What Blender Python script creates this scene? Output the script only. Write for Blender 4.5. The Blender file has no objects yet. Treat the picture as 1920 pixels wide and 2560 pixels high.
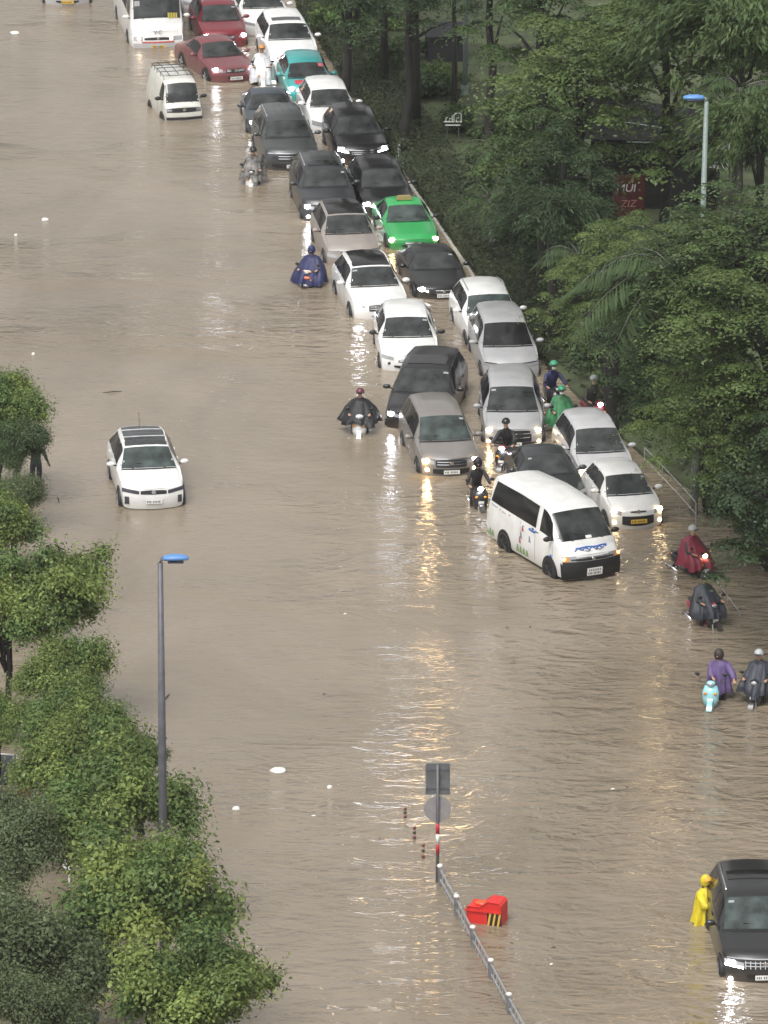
import bpy, bmesh, math, random
import numpy as np
from mathutils import Vector, Matrix
PI = math.pi
R = math.radians
S = bpy.context.scene
C = S.collection
random.seed(11)
rng = np.random.default_rng(7)

# ------------------------------------------------------------------ camera, sky, sun, exposure
CAM_H, PITCH, FPX = 56.0, R(17.0), 16700.0          # metres, radians, focal length in photograph pixels
cam = bpy.data.cameras.new('camera')
cam.sensor_fit = 'HORIZONTAL'; cam.sensor_width = 36.0; cam.lens = FPX / 1920 * 36.0
cam.clip_start = 1.0; cam.clip_end = 3000.0
camo = bpy.data.objects.new('camera', cam); C.objects.link(camo)
camo.location = (0, 0, CAM_H); camo.rotation_euler = (R(90) - PITCH, 0, 0)
S.camera = camo

SUN_EL, SUN_AZ = R(58), R(205)
w = bpy.data.worlds.new('World'); S.world = w; w.use_nodes = True
nt = w.node_tree; nt.nodes.clear()
sky = nt.nodes.new('ShaderNodeTexSky'); sky.sky_type = 'NISHITA'; sky.sun_disc = False
sky.sun_elevation = SUN_EL; sky.sun_rotation = SUN_AZ; sky.dust_density = 6.0; sky.air_density = 1.0; sky.ozone_density = 1.0
hs = nt.nodes.new('ShaderNodeHueSaturation'); hs.inputs['Saturation'].default_value = 0.06
bg = nt.nodes.new('ShaderNodeBackground'); bg.inputs['Strength'].default_value = 0.105
ow = nt.nodes.new('ShaderNodeOutputWorld')
nt.links.new(sky.outputs[0], hs.inputs['Color']); nt.links.new(hs.outputs[0], bg.inputs['Color']); nt.links.new(bg.outputs[0], ow.inputs['Surface'])
sl = bpy.data.lights.new('sun', 'SUN'); sl.energy = 0.9; sl.angle = R(24); sl.color = (1.0, 0.955, 0.90)
so = bpy.data.objects.new('sun', sl); C.objects.link(so)
so.rotation_euler = Vector((-math.cos(SUN_EL) * math.sin(SUN_AZ), -math.cos(SUN_EL) * math.cos(SUN_AZ), -math.sin(SUN_EL))).to_track_quat('-Z', 'Y').to_euler()
S.view_settings.view_transform = 'Standard'; S.view_settings.look = 'None'
S.view_settings.exposure = 0.84; S.view_settings.gamma = 1.0
S.view_settings.use_curve_mapping = False
S.cycles.max_bounces = 7; S.cycles.diffuse_bounces = 3; S.cycles.glossy_bounces = 3; S.cycles.transmission_bounces = 3
S.cycles.transparent_max_bounces = 4; S.cycles.use_denoising = True; S.cycles.sample_clamp_indirect = 60.0
S.cycles.caustics_reflective = True; S.cycles.blur_glossy = 0.2

def P(u, v, z=0.0):
    """survey helper: the world point at height z that the photograph (1659 wide) shows at u, v"""
    k = 1920 / 1659.0
    xs = (u * k - 960) / FPX; ys = (1280 - v * k) / FPX
    d = Vector((xs, math.cos(PITCH) + ys * math.sin(PITCH), -math.sin(PITCH) + ys * math.cos(PITCH)))
    t = (z - CAM_H) / d.z
    return Vector((d.x * t, d.y * t, z))

# ------------------------------------------------------------------ materials
def new_mat(name):
    m = bpy.data.materials.new(name); m.use_nodes = True
    n = m.node_tree.nodes; return m, n, m.node_tree.links, n['Principled BSDF']
def col(c): return (c[0], c[1], c[2], 1.0)
_mc = {}
def mat(name, c, rough=0.5, metal=0.0, spec=0.5, coat=0.0, noise=0.0, nscale=6.0, bump=0.0, emit=None, estr=0.0):
    if name in _mc: return _mc[name]
    m, n, l, b = new_mat(name)
    b.inputs['Base Color'].default_value = col(c); b.inputs['Roughness'].default_value = rough
    b.inputs['Metallic'].default_value = metal; b.inputs['Specular IOR Level'].default_value = spec
    b.inputs['Coat Weight'].default_value = coat; b.inputs['Coat Roughness'].default_value = 0.08
    if noise or bump:
        tc = n.new('ShaderNodeTexCoord'); nz = n.new('ShaderNodeTexNoise')
        nz.inputs['Scale'].default_value = nscale; nz.inputs['Detail'].default_value = 5
        l.new(tc.outputs['Object'], nz.inputs['Vector'])
        if noise:
            r = n.new('ShaderNodeValToRGB')
            r.color_ramp.elements[0].position = 0.3; r.color_ramp.elements[1].position = 0.7
            r.color_ramp.elements[0].color = col([x * (1 - noise) for x in c]); r.color_ramp.elements[1].color = col([min(1, x * (1 + noise * .6)) for x in c])
            l.new(nz.outputs['Fac'], r.inputs[0]); l.new(r.outputs[0], b.inputs['Base Color'])
        if bump:
            bp = n.new('ShaderNodeBump'); bp.inputs['Strength'].default_value = 1.0; bp.inputs['Distance'].default_value = bump
            l.new(nz.outputs['Fac'], bp.inputs['Height']); l.new(bp.outputs[0], b.inputs['Normal'])
    if emit:
        b.inputs['Emission Color'].default_value = col(emit); b.inputs['Emission Strength'].default_value = estr
    _mc[name] = m
    return m
def paint(name, c, rough=0.32):
    """wet car paint: clear coat, a skin of rain drops"""
    if name in _mc: return _mc[name]
    m, n, l, b = new_mat(name)
    b.inputs['Roughness'].default_value = rough
    b.inputs['Coat Weight'].default_value = 0.5; b.inputs['Coat Roughness'].default_value = 0.10
    tc = n.new('ShaderNodeTexCoord'); nz = n.new('ShaderNodeTexNoise'); nz.inputs['Scale'].default_value = 2.4; nz.inputs['Detail'].default_value = 6
    l.new(tc.outputs['Object'], nz.inputs['Vector'])
    r = n.new('ShaderNodeValToRGB'); r.color_ramp.elements[0].position = 0.3; r.color_ramp.elements[1].position = 0.75
    r.color_ramp.elements[0].color = col([x * .86 for x in c]); r.color_ramp.elements[1].color = col([min(1, x * 1.05) for x in c])
    l.new(nz.outputs['Fac'], r.inputs[0])
    sz = n.new('ShaderNodeSeparateXYZ'); l.new(tc.outputs['Object'], sz.inputs[0])          # splashed mud along the sills
    mr = n.new('ShaderNodeMapRange'); mr.inputs['From Min'].default_value = .72; mr.inputs['From Max'].default_value = .34; mr.inputs['To Max'].default_value = .38; l.new(sz.outputs['Z'], mr.inputs['Value'])
    mu = n.new('ShaderNodeMath'); mu.operation = 'MULTIPLY'; l.new(mr.outputs[0], mu.inputs[0]); l.new(nz.outputs['Fac'], mu.inputs[1])
    mx = n.new('ShaderNodeMix'); mx.data_type = 'RGBA'; l.new(mu.outputs[0], mx.inputs[0]); l.new(r.outputs[0], mx.inputs[6]); mx.inputs[7].default_value = (.16, .118, .085, 1)
    l.new(mx.outputs[2], b.inputs['Base Color'])
    n2 = n.new('ShaderNodeTexNoise'); n2.inputs['Scale'].default_value = 38; n2.inputs['Detail'].default_value = 3
    l.new(tc.outputs['Object'], n2.inputs['Vector'])
    bp = n.new('ShaderNodeBump'); bp.inputs['Strength'].default_value = 0.6; bp.inputs['Distance'].default_value = 0.004
    l.new(n2.outputs['Fac'], bp.inputs['Height']); l.new(bp.outputs[0], b.inputs['Normal']); l.new(bp.outputs[0], b.inputs['Coat Normal'])
    _mc[name] = m
    return m
def glass_mat(name, c, rough=0.09):
    if name in _mc: return _mc[name]
    m, n, l, b = new_mat(name)
    b.inputs['Roughness'].default_value = rough; b.inputs['IOR'].default_value = 1.52
    tc = n.new('ShaderNodeTexCoord'); nz = n.new('ShaderNodeTexNoise'); nz.inputs['Scale'].default_value = 2.2; nz.inputs['Detail'].default_value = 4
    l.new(tc.outputs['Object'], nz.inputs['Vector'])
    r = n.new('ShaderNodeValToRGB'); r.color_ramp.elements[0].position = 0.35; r.color_ramp.elements[1].position = 0.7
    r.color_ramp.elements[0].color = col([x * .45 for x in c]); r.color_ramp.elements[1].color = col([x * 1.5 for x in c])
    l.new(nz.outputs['Fac'], r.inputs[0]); l.new(r.outputs[0], b.inputs['Base Color'])
    _mc[name] = m
    return m
M_GLASS = glass_mat('tinted_glass', (0.036, 0.040, 0.040), .14)
M_SIDEGLASS = glass_mat('side_glass', (0.014, 0.014, 0.015), 0.12)
M_TEALGLASS = glass_mat('green_tinted_glass', (0.050, 0.066, 0.063), .14)
M_BLACK = mat('black_plastic', (0.012, 0.012, 0.013), 0.45)
M_DARK = mat('dark_trim', (0.022, 0.022, 0.024), 0.5)
M_RUBBER = mat('tyre_rubber', (0.012, 0.012, 0.012), 0.75)
M_ALLOY = mat('alloy', (0.45, 0.45, 0.46), 0.35, 0.9)
M_CHROME = mat('chrome', (0.75, 0.75, 0.76), 0.14, 1.0)
M_PLATE = mat('plate_white', (0.72, 0.72, 0.70), 0.5)
M_PLATEY = mat('plate_yellow', (0.62, 0.40, 0.05), 0.5)
M_INK = mat('plate_ink', (0.03, 0.03, 0.03), 0.5)
M_LENS = mat('lamp_lens_clear', (0.42, 0.42, 0.44), 0.08, 0.35)
M_LENSD = mat('lamp_lens_dark', (0.08, 0.08, 0.10), 0.08, 0.4)
M_LITW = mat('lamp_lit_white', (0.9, 0.9, 0.95), 0.2, emit=(0.92, 0.95, 1.0), estr=34.0)
M_LITG = mat('lamp_lit_warm', (0.9, 0.85, 0.7), 0.2, emit=(1.0, 0.72, 0.38), estr=34.0)
M_LITWS = mat('lamp_lit_strong_white', (0.9, 0.9, 0.95), 0.2, emit=(0.90, 0.93, 1.0), estr=48.0)
M_LITGG = mat('lamp_lit_strong_warm', (0.9, 0.85, 0.7), 0.2, emit=(1.0, 0.64, 0.26), estr=75.0)
M_LITGS = mat('lamp_lit_warm_soft', (0.9, 0.85, 0.7), 0.2, emit=(1.0, 0.72, 0.38), estr=9.0)
M_LITR = mat('lamp_lit_red', (0.8, 0.1, 0.1), 0.2, emit=(1.0, 0.10, 0.10), estr=4.0)
M_AMBER = mat('amber_lens', (0.75, 0.28, 0.03), 0.15)
M_SKIN = mat('skin', (0.42, 0.25, 0.17), 0.5)
M_STEEL = mat('galvanised_steel', (0.42, 0.43, 0.44), 0.45, 0.5, noise=0.25)
M_WHITE = mat('white_paint', (0.74, 0.73, 0.70), 0.4, noise=0.12)

# ------------------------------------------------------------------ mesh builder and scene helpers
class MB:
    def __init__(s): s.v = []; s.f = []
    def add(s, vs, fs):
        o = len(s.v); s.v += [tuple(p) for p in vs]; s.f += [tuple(i + o for i in f) for f in fs]; return s
    def box(s, c, d, rz=0.0, taper=1.0):
        x, y, z = d[0] / 2, d[1] / 2, d[2] / 2; cs, sn = math.cos(rz), math.sin(rz); vs = []
        for sz, t in ((-1, 1.0), (1, taper)):
            for sx, sy in ((-1, -1), (1, -1), (1, 1), (-1, 1)):
                px, py = sx * x * t, sy * y * t
                vs.append((c[0] + px * cs - py * sn, c[1] + px * sn + py * cs, c[2] + sz * z))
        return s.add(vs, [(3, 2, 1, 0), (4, 5, 6, 7), (0, 1, 5, 4), (1, 2, 6, 5), (2, 3, 7, 6), (3, 0, 4, 7)])
    def tube(s, pts, rad, n=8, caps=True):
        pts = [Vector(p) for p in pts]; rad = rad if isinstance(rad, (list, tuple)) else [rad] * len(pts)
        o = len(s.v); k = len(pts)
        for i, p in enumerate(pts):
            t = (pts[min(i + 1, k - 1)] - pts[max(i - 1, 0)]).normalized()
            a = Vector((0, 0, 1)) if abs(t.z) < 0.9 else Vector((1, 0, 0))
            u = t.cross(a).normalized(); q = t.cross(u)
            for j in range(n):
                an = 2 * PI * j / n
                s.v.append(tuple(p + (u * math.cos(an) + q * math.sin(an)) * rad[i]))
        for i in range(k - 1):
            for j in range(n):
                s.f.append((o + i * n + j, o + i * n + (j + 1) % n, o + (i + 1) * n + (j + 1) % n, o + (i + 1) * n + j))
        if caps:
            s.f.append(tuple(o + j for j in reversed(range(n)))); s.f.append(tuple(o + (k - 1) * n + j for j in range(n)))
        return s
    def loft(s, rings, closed=True, caps=True):
        o = len(s.v); n = len(rings[0])
        for r in rings: s.v += [tuple(p) for p in r]
        for i in range(len(rings) - 1):
            for j in range(n if closed else n - 1):
                a, b = o + i * n + j, o + i * n + (j + 1) % n
                s.f.append((a, b, b + n, a + n))
        if caps:
            s.f.append(tuple(o + j for j in reversed(range(n)))); s.f.append(tuple(o + (len(rings) - 1) * n + j for j in range(n)))
        return s
    def ell(s, c, r, n=12, m=8, z0=-1.0):
        rings = []
        a0 = math.asin(z0)
        for i in range(m + 1):
            a = a0 + (PI / 2 - a0) * i / m
            cr = max(math.cos(a), 0.02)
            rings.append([(c[0] + r[0] * cr * math.cos(2 * PI * j / n), c[1] + r[1] * cr * math.sin(2 * PI * j / n), c[2] + r[2] * math.sin(a)) for j in range(n)])
        return s.loft(rings)
    def disc(s, c, r, t, axis='y', n=20):
        ax = {'x': (1, 0, 0), 'y': (0, 1, 0), 'z': (0, 0, 1)}[axis]
        a = Vector(c) - Vector(ax) * t / 2; b = Vector(c) + Vector(ax) * t / 2
        return s.tube([a, b], r, n)
    def torus(s, c, r1, r2, axis='y', n=20, m=8):
        o = len(s.v)
        for i in range(n):
            a = 2 * PI * i / n
            for j in range(m):
                b = 2 * PI * j / m
                rr = r1 + r2 * math.cos(b); h = r2 * math.sin(b)
                p = (rr * math.cos(a), h, rr * math.sin(a)) if axis == 'y' else (rr * math.cos(a), rr * math.sin(a), h)
                s.v.append((c[0] + p[0], c[1] + p[1], c[2] + p[2]))
        for i in range(n):
            for j in range(m):
                s.f.append((o + i * m + j, o + i * m + (j + 1) % m, o + ((i + 1) % n) * m + (j + 1) % m, o + ((i + 1) % n) * m + j))
        return s
    def build(s, name, m, parent=None, smooth=False, angle=None, label=None):
        me = bpy.data.meshes.new(name); me.from_pydata(s.v, [], s.f)
        bm = bmesh.new(); bm.from_mesh(me); bmesh.ops.recalc_face_normals(bm, faces=bm.faces); bm.to_mesh(me); bm.free()
        me.materials.append(m)
        if smooth: me.polygons.foreach_set('use_smooth', [True] * len(me.polygons))
        if angle: me.set_sharp_from_angle(angle=angle)
        o = bpy.data.objects.new(name, me); C.objects.link(o)
        if parent: o.parent = parent
        if label: o['label'] = label
        return o

def tag(o, label, cat, group=None):
    o['label'] = label; o['category'] = cat
    if group: o['group'] = group
    return o
def thing(name, label, cat, loc=(0, 0, 0), rz=0.0, group=None):
    o = bpy.data.objects.new(name, None); C.objects.link(o)
    o.location = loc; o.rotation_euler = (0, 0, rz)
    return tag(o, label, cat, group)
def text_mesh(name, body, size, m, parent, loc, rot, depth=0.004, align='CENTER', shear=0.0):
    cu = bpy.data.curves.new(name, 'FONT'); cu.body = body; cu.size = size; cu.extrude = depth; cu.align_x = align; cu.align_y = 'CENTER'; cu.shear = shear
    to = bpy.data.objects.new(name, cu); C.objects.link(to)
    bpy.context.view_layer.update()
    me = bpy.data.meshes.new_from_object(to.evaluated_get(bpy.context.evaluated_depsgraph_get()))
    bpy.data.objects.remove(to)
    me.materials.clear(); me.materials.append(m)
    o = bpy.data.objects.new(name, me); C.objects.link(o)
    o.parent = parent; o.location = loc; o.rotation_euler = rot
    return o

# ------------------------------------------------------------------ setting: flood water, road bed, park ground
def water_material():
    m, n, l, b = new_mat('flood_water')
    b.inputs['Roughness'].default_value = 0.07; b.inputs['IOR'].default_value = 1.47
    tc = n.new('ShaderNodeTexCoord')
    def noise(scale, detail, rough=0.5, vec=None, dist=0.0):
        z = n.new('ShaderNodeTexNoise'); z.inputs['Scale'].default_value = scale; z.inputs['Detail'].default_value = detail; z.inputs['Roughness'].default_value = rough
        z.inputs['Distortion'].default_value = dist
        l.new((vec or tc.outputs['Object']), z.inputs['Vector']); return z.outputs['Fac']
    def math_(op, a, bb, c=None):
        k = n.new('ShaderNodeMath'); k.operation = op
        for i, x in enumerate((a, bb, c)):
            if x is None: continue
            if isinstance(x, (int, float)): k.inputs[i].default_value = x
            else: l.new(x, k.inputs[i])
        return k.outputs[0]
    def mapped(rz, sx, sy):
        mp = n.new('ShaderNodeMapping'); mp.inputs['Rotation'].default_value = (0, 0, rz); mp.inputs['Scale'].default_value = (sx, sy, 1)
        l.new(tc.outputs['Object'], mp.inputs['Vector']); return mp.outputs[0]
    # silt: slow brown swirls
    r = n.new('ShaderNodeValToRGB'); r.color_ramp.elements[0].position = 0.3; r.color_ramp.elements[1].position = 0.72
    r.color_ramp.elements[0].color = (0.182, 0.147, 0.104, 1); r.color_ramp.elements[1].color = (0.268, 0.222, 0.166, 1)
    l.new(noise(0.16, 5, 0.6, mapped(0.5, 1, 0.45), 0.9), r.inputs[0]); l.new(r.outputs[0], b.inputs['Base Color'])
    def ridge(x):                                       # sharp crests, rounded troughs
        return math_('SUBTRACT', 1.0, math_('ABSOLUTE', math_('MULTIPLY_ADD', x, 2.0, -1.0), 0.0))
    w1 = ridge(noise(1.25, 3, 0.55, mapped(R(44), 0.60, 1.2), 0.8))
    w2 = noise(2.4, 3, 0.55, mapped(R(20), 0.8, 1.2), 0.3)
    w3 = ridge(noise(0.62, 2, 0.5, mapped(R(50), 0.45, 1.0), 0.8))
    w4 = noise(5.5, 4, 0.65)
    sp = n.new('ShaderNodeSeparateXYZ'); l.new(tc.outputs['Object'], sp.inputs[0])
    # the wind reaches the open right and near side; the left stays slicker
    wind = math_('ADD', math_('MULTIPLY', sp.outputs['X'], 0.050), math_('MULTIPLY_ADD', sp.outputs['Y'], -0.0030, 0.50))
    wind = math_('MINIMUM', math_('MAXIMUM', wind, -.25), .60)
    amp = math_('MULTIPLY_ADD', noise(0.085, 3, 0.55, mapped(R(40), .6, 1.1)), 3.2, -1.15)
    amp = math_('MAXIMUM', math_('ADD', amp, wind), 0.15)
    h = math_('ADD', math_('MULTIPLY', w1, 0.105), math_('MULTIPLY', w2, 0.085))
    h = math_('ADD', h, math_('MULTIPLY', w3, 0.145))
    h = math_('MULTIPLY', h, amp)
    h = math_('ADD', h, math_('MULTIPLY', w4, 0.016))
    bp = n.new('ShaderNodeBump'); bp.inputs['Strength'].default_value = 1.0; bp.inputs['Distance'].default_value = 1.0
    l.new(h, bp.inputs['Height']); l.new(bp.outputs[0], b.inputs['Normal'])
    return m
def sheet(name, pts, z, m):
    b = MB(); b.add([(p[0], p[1], z) for p in pts], [tuple(range(len(pts)))])
    o = b.build(name, m); o['kind'] = 'structure'; return o
sheet('flood_water', [(-90, 60), (90, 60), (90, 420), (-90, 420)], 0.0, water_material())
M_BED = mat('asphalt_bed', (0.05, 0.05, 0.05), 0.8, noise=0.3)
sheet('road_bed', [(-310, -60), (310, -60), (310, 900), (-310, 900)], -0.55, M_BED)

EDGE = [(590, -80), (640, 20), (680, 80), (728, 158), (815, 290), (850, 345), (892, 402), (938, 470), (1018, 584), (1112, 715), (1188, 805), (1282, 900), (1385, 990), (1470, 1050), (1560, 1110), (1659, 1250), (1760, 1420), (1900, 1600)]
edge = [P(*e) for e in EDGE]
M_GRASS = mat('park_grass', (0.058, 0.074, 0.031), 0.9, noise=0.55, nscale=0.9, bump=0.05)
b = MB(); vs = []; fs = []
for i, e in enumerate(edge):
    vs += [(e.x, e.y, -0.4), (e.x + .12, e.y, 0.10), (e.x + .5, e.y, 0.16), (e.x + 3.0, e.y, 0.32), (e.x + 90, e.y, 0.6)]
for i in range(len(edge) - 1):
    for j in range(4):
        a = i * 5 + j; fs.append((a, a + 1, a + 6, a + 5))
b.add(vs, fs); g = b.build('park_ground', M_GRASS); g['kind'] = 'structure'

# ------------------------------------------------------------------ cars
SHAPES = dict(
    suv=dict(L=4.62, W=1.86, H=1.68, zn=.84, zf=.98, xc=1.18, zc=1.10, xh=1.98, zh=1.58, xr=4.05, zr=1.60, xt=4.50, zt=1.08, wb=2.68, wr=.69, b0=.30),
    bigsuv=dict(L=4.80, W=1.90, H=1.82, zn=.92, zf=1.08, xc=1.25, zc=1.20, xh=1.95, zh=1.70, xr=4.35, zr=1.74, xt=4.72, zt=1.15, wb=2.80, wr=.71, b0=.26),
    mpv=dict(L=4.73, W=1.83, H=1.79, zn=.84, zf=.98, xc=1.02, zc=1.10, xh=1.92, zh=1.67, xr=4.30, zr=1.70, xt=4.65, zt=1.10, wb=2.75, wr=.70, b0=.32),
    van_mpv=dict(L=5.15, W=1.98, H=1.80, zn=.86, zf=1.00, xc=1.22, zc=1.14, xh=2.15, zh=1.69, xr=4.65, zr=1.71, xt=5.05, zt=1.12, wb=3.09, wr=.74, b0=.28),
    sedan=dict(L=4.66, W=1.82, H=1.46, zn=.70, zf=.82, xc=1.32, zc=.97, xh=2.12, zh=1.38, xr=3.25, zr=1.38, xt=4.05, zt=1.04, wb=2.72, wr=.66, b0=.34),
    hatch=dict(L=3.68, W=1.62, H=1.52, zn=.76, zf=.88, xc=.85, zc=1.00, xh=1.62, zh=1.43, xr=3.25, zr=1.45, xt=3.60, zt=1.02, wb=2.45, wr=.69, b0=.30),
    smallmpv=dict(L=4.40, W=1.75, H=1.70, zn=.78, zf=.92, xc=.98, zc=1.06, xh=1.85, zh=1.60, xr=3.95, zr=1.62, xt=4.32, zt=1.05, wb=2.70, wr=.69, b0=.30),
    hiace=dict(L=4.95, W=1.88, H=2.12, zn=.92, zf=1.10, xc=.34, zc=1.24, xh=1.16, zh=1.96, xr=4.78, zr=2.06, xt=4.90, zt=1.20, wb=2.75, wr=.80, b0=.20),
    minivan=dict(L=3.25, W=1.40, H=1.78, zn=.86, zf=.96, xc=.16, zc=1.02, xh=.62, zh=1.66, xr=3.12, zr=1.72, xt=3.21, zt=1.10, wb=1.85, wr=.80, b0=.10),
    bus=dict(L=7.05, W=2.04, H=2.72, zn=1.02, zf=1.22, xc=.26, zc=1.36, xh=.62, zh=2.46, xr=6.85, zr=2.62, xt=6.98, zt=1.3, wb=4.0, wr=.86, b0=.16),
)
class Shape:
    def __init__(s, kind, **kw):
        d = dict(SHAPES[kind]); d.update(kw); s.__dict__.update(d); s.hw = s.W / 2
        zb = s.zc + .02; xm = (s.xh + s.xr) / 2
        s.kt = [(0, s.zn), (.10, s.zn + (s.zf - s.zn) * .62), (.26, s.zf), (s.xc, s.zc), (s.xh, s.zh), (s.xh + .28, s.zh + (s.H - s.zh) * .62), (xm, s.H), (s.xr, s.zr), (s.xt, s.zt), (s.L, s.zt - .14)]
        s.ks = [(0, s.zn - .07), (.26, s.zf - .07), (s.xc, s.zc - .06), (s.xh, zb - .02), (s.xr, zb + .05), (s.xt, s.zt - .08), (s.L, s.zt - .25)]
        s.kw = [(0, .87), (.26, .88), (s.xc, .87), (s.xh, s.wr), (xm, s.wr + .015), (s.xr, s.wr * .93), (s.xt, .80), (s.L, .76)]
        s.kb = [(0, s.b0), (.30, s.b0 * .85), (s.xc, s.b0 * .75), (s.xh, s.b0 * .42), (xm, 0), (s.L, -.12)]
        s.kh = [(0, .925), (.5, .985), (1.2, 1.0), (s.L - .8, 1.0), (s.L, .95)]
    @staticmethod
    def itp(k, x):
        if x <= k[0][0]: return k[0][1]
        for (a, p), (b, q) in zip(k, k[1:]):
            if x <= b: return p + (q - p) * (x - a) / (b - a)
        return k[-1][1]
    def sm(s, k, x, r=.055):
        r = min(r, max(x, 0.0), max(s.L - x, 0.0))
        return sum(s.itp(k, x + r * t) for t in (-1, -.5, 0, .5, 1)) / 5
    def half(s, x):
        zt, zs, wt, ww = s.sm(s.kt, x), s.sm(s.ks, x), s.sm(s.kw, x) * s.hw, s.sm(s.kh, x) * s.hw
        crown = .060 if zt - zs > .2 else .042
        ze = zt - crown - .02
        return [(.80 * ww, .24), (.955 * ww, .27), (.985 * ww, .36), (1.0 * ww, .58), (.995 * ww, zs - .10), (.968 * ww, zs),
                (.968 * ww + (wt - .968 * ww) * .5 + .012, zs + (ze - zs) * .5), (wt, ze), (wt * .93, zt - crown * .75 + .004), (wt * .5, zt - crown * .2), (0, zt)]
    NH = 10
    def pt(s, x, v, off=0.0):
        sg = 1
        if v > s.NH: v = 2 * s.NH - v; sg = -1
        h = s.half(x); i = min(int(v), s.NH - 1); t = v - i
        y = h[i][0] + (h[i + 1][0] - h[i][0]) * t; z = h[i][1] + (h[i + 1][1] - h[i][1]) * t
        px = x + s.sm(s.kb, x) * (y / s.hw) ** 2
        px += max(0, 1 - x / .35) * s.lean(z)
        return Vector((s.L / 2 - px, sg * y, z))
    def lean(s, z): return .11 * max(0, min(1, (z - .56) / .42)) + .05 * max(0, (.42 - z) / .2)
    def nrm(s, x, v):
        e = .02; a = s.pt(x + e, v) - s.pt(max(x - e, 0), v); b_ = s.pt(x, min(v + .15, 2 * s.NH)) - s.pt(x, max(v - .15, 0))
        n = a.cross(b_); n = n.normalized() if n.length > 1e-9 else Vector((0, 0, 1))
        c = s.pt(x, v) - Vector((s.L / 2 - x, 0, .7))
        return n if n.dot(c) > 0 else -n
    def patch(s, x0, x1, v0, v1, nx=6, nv=6, off=.007, fx=None):
        o = MB(); rows = []
        for i in range(nx + 1):
            row = []
            for j in range(nv + 1):
                v = v0 + (v1 - v0) * j / nv
                a, b_ = (x0, x1) if fx is None else fx(j / nv)
                x = a + (b_ - a) * i / nx
                row.append(s.pt(x, v) + s.nrm(x, v) * off)
            rows.append(row)
        return o.loft(rows, closed=False, caps=False)
    def F(s, yf, z, off=.008):
        y = yf * s.hw * .955
        return Vector((s.L / 2 - s.b0 * (y / s.hw) ** 2 - s.lean(z) + off, y, z))
    def fpatch(s, y0, y1, zlo, zhi, n=6, off=.009, nz=2):
        """a strip of the nose between two heights; zlo, zhi may be numbers or functions of 0..1 along it"""
        o = MB(); rows = []
        lo = zlo if callable(zlo) else (lambda t: zlo); hi = zhi if callable(zhi) else (lambda t: zhi)
        for j in range(nz + 1):
            rows.append([s.F(y0 + (y1 - y0) * i / n, lo(i / n) + (hi(i / n) - lo(i / n)) * j / nz, off) for i in range(n + 1)])
        return o.loft(rows, closed=False, caps=False)
    def body(s):
        o = MB(); xs = [0, .04, .08, .13, .19, .26, .36, .5, .7, .9]
        xs = [x for x in xs if x < s.xc - .12] + [s.xc - .1, s.xc - .05, s.xc, s.xc + .05, s.xc + .12]
        m = 5
        xs += [s.xc + .12 + (s.xh - s.xc - .22) * i / m for i in range(1, m + 1)]
        xs += [s.xh - .04, s.xh, s.xh + .06, s.xh + .14, s.xh + .28]
        xs += [s.xh + .28 + (s.xr - s.xh - .33) * i / 8 for i in range(1, 9)]
        xs += [s.xr, s.xr + .05] + [s.xr + .05 + (s.xt - s.xr - .08) * i / 4 for i in range(1, 5)] + [s.xt, s.xt + (s.L - s.xt) * .5, s.L]
        xs = sorted(set(round(x, 4) for x in xs)); xs = [x for i, x in enumerate(xs) if i == 0 or x - xs[i - 1] > .012]
        N = 2 * s.NH
        o.loft([[s.pt(x, v) for v in range(N + 1)] for x in xs], closed=False, caps=False)
        # nose and tail caps: rows joining the two sides, bowed like the sections
        for x, sgn in ((0, 1), (s.L, -1)):
            rows = []
            for j in range(s.NH):
                a = s.pt(x, j); row = []
                for i in range(9):
                    yf = 1 - i / 4.0; y = a.y * yf
                    bx = s.sm(s.kb, x)
                    row.append(Vector((a.x + bx * ((a.y / s.hw) ** 2 - (y / s.hw) ** 2), y, a.z)))
                rows.append(row)
            o.loft(rows, closed=False, caps=False)
        return o

def weld(o, d=.004):
    bm = bmesh.new(); bm.from_mesh(o.data); bmesh.ops.remove_doubles(bm, verts=bm.verts, dist=d)
    bmesh.ops.recalc_face_normals(bm, faces=bm.faces); bm.to_mesh(o.data); bm.free()
    o.data.polygons.foreach_set('use_smooth', [True] * len(o.data.polygons)); o.data.set_sharp_from_angle(angle=R(38))

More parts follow.
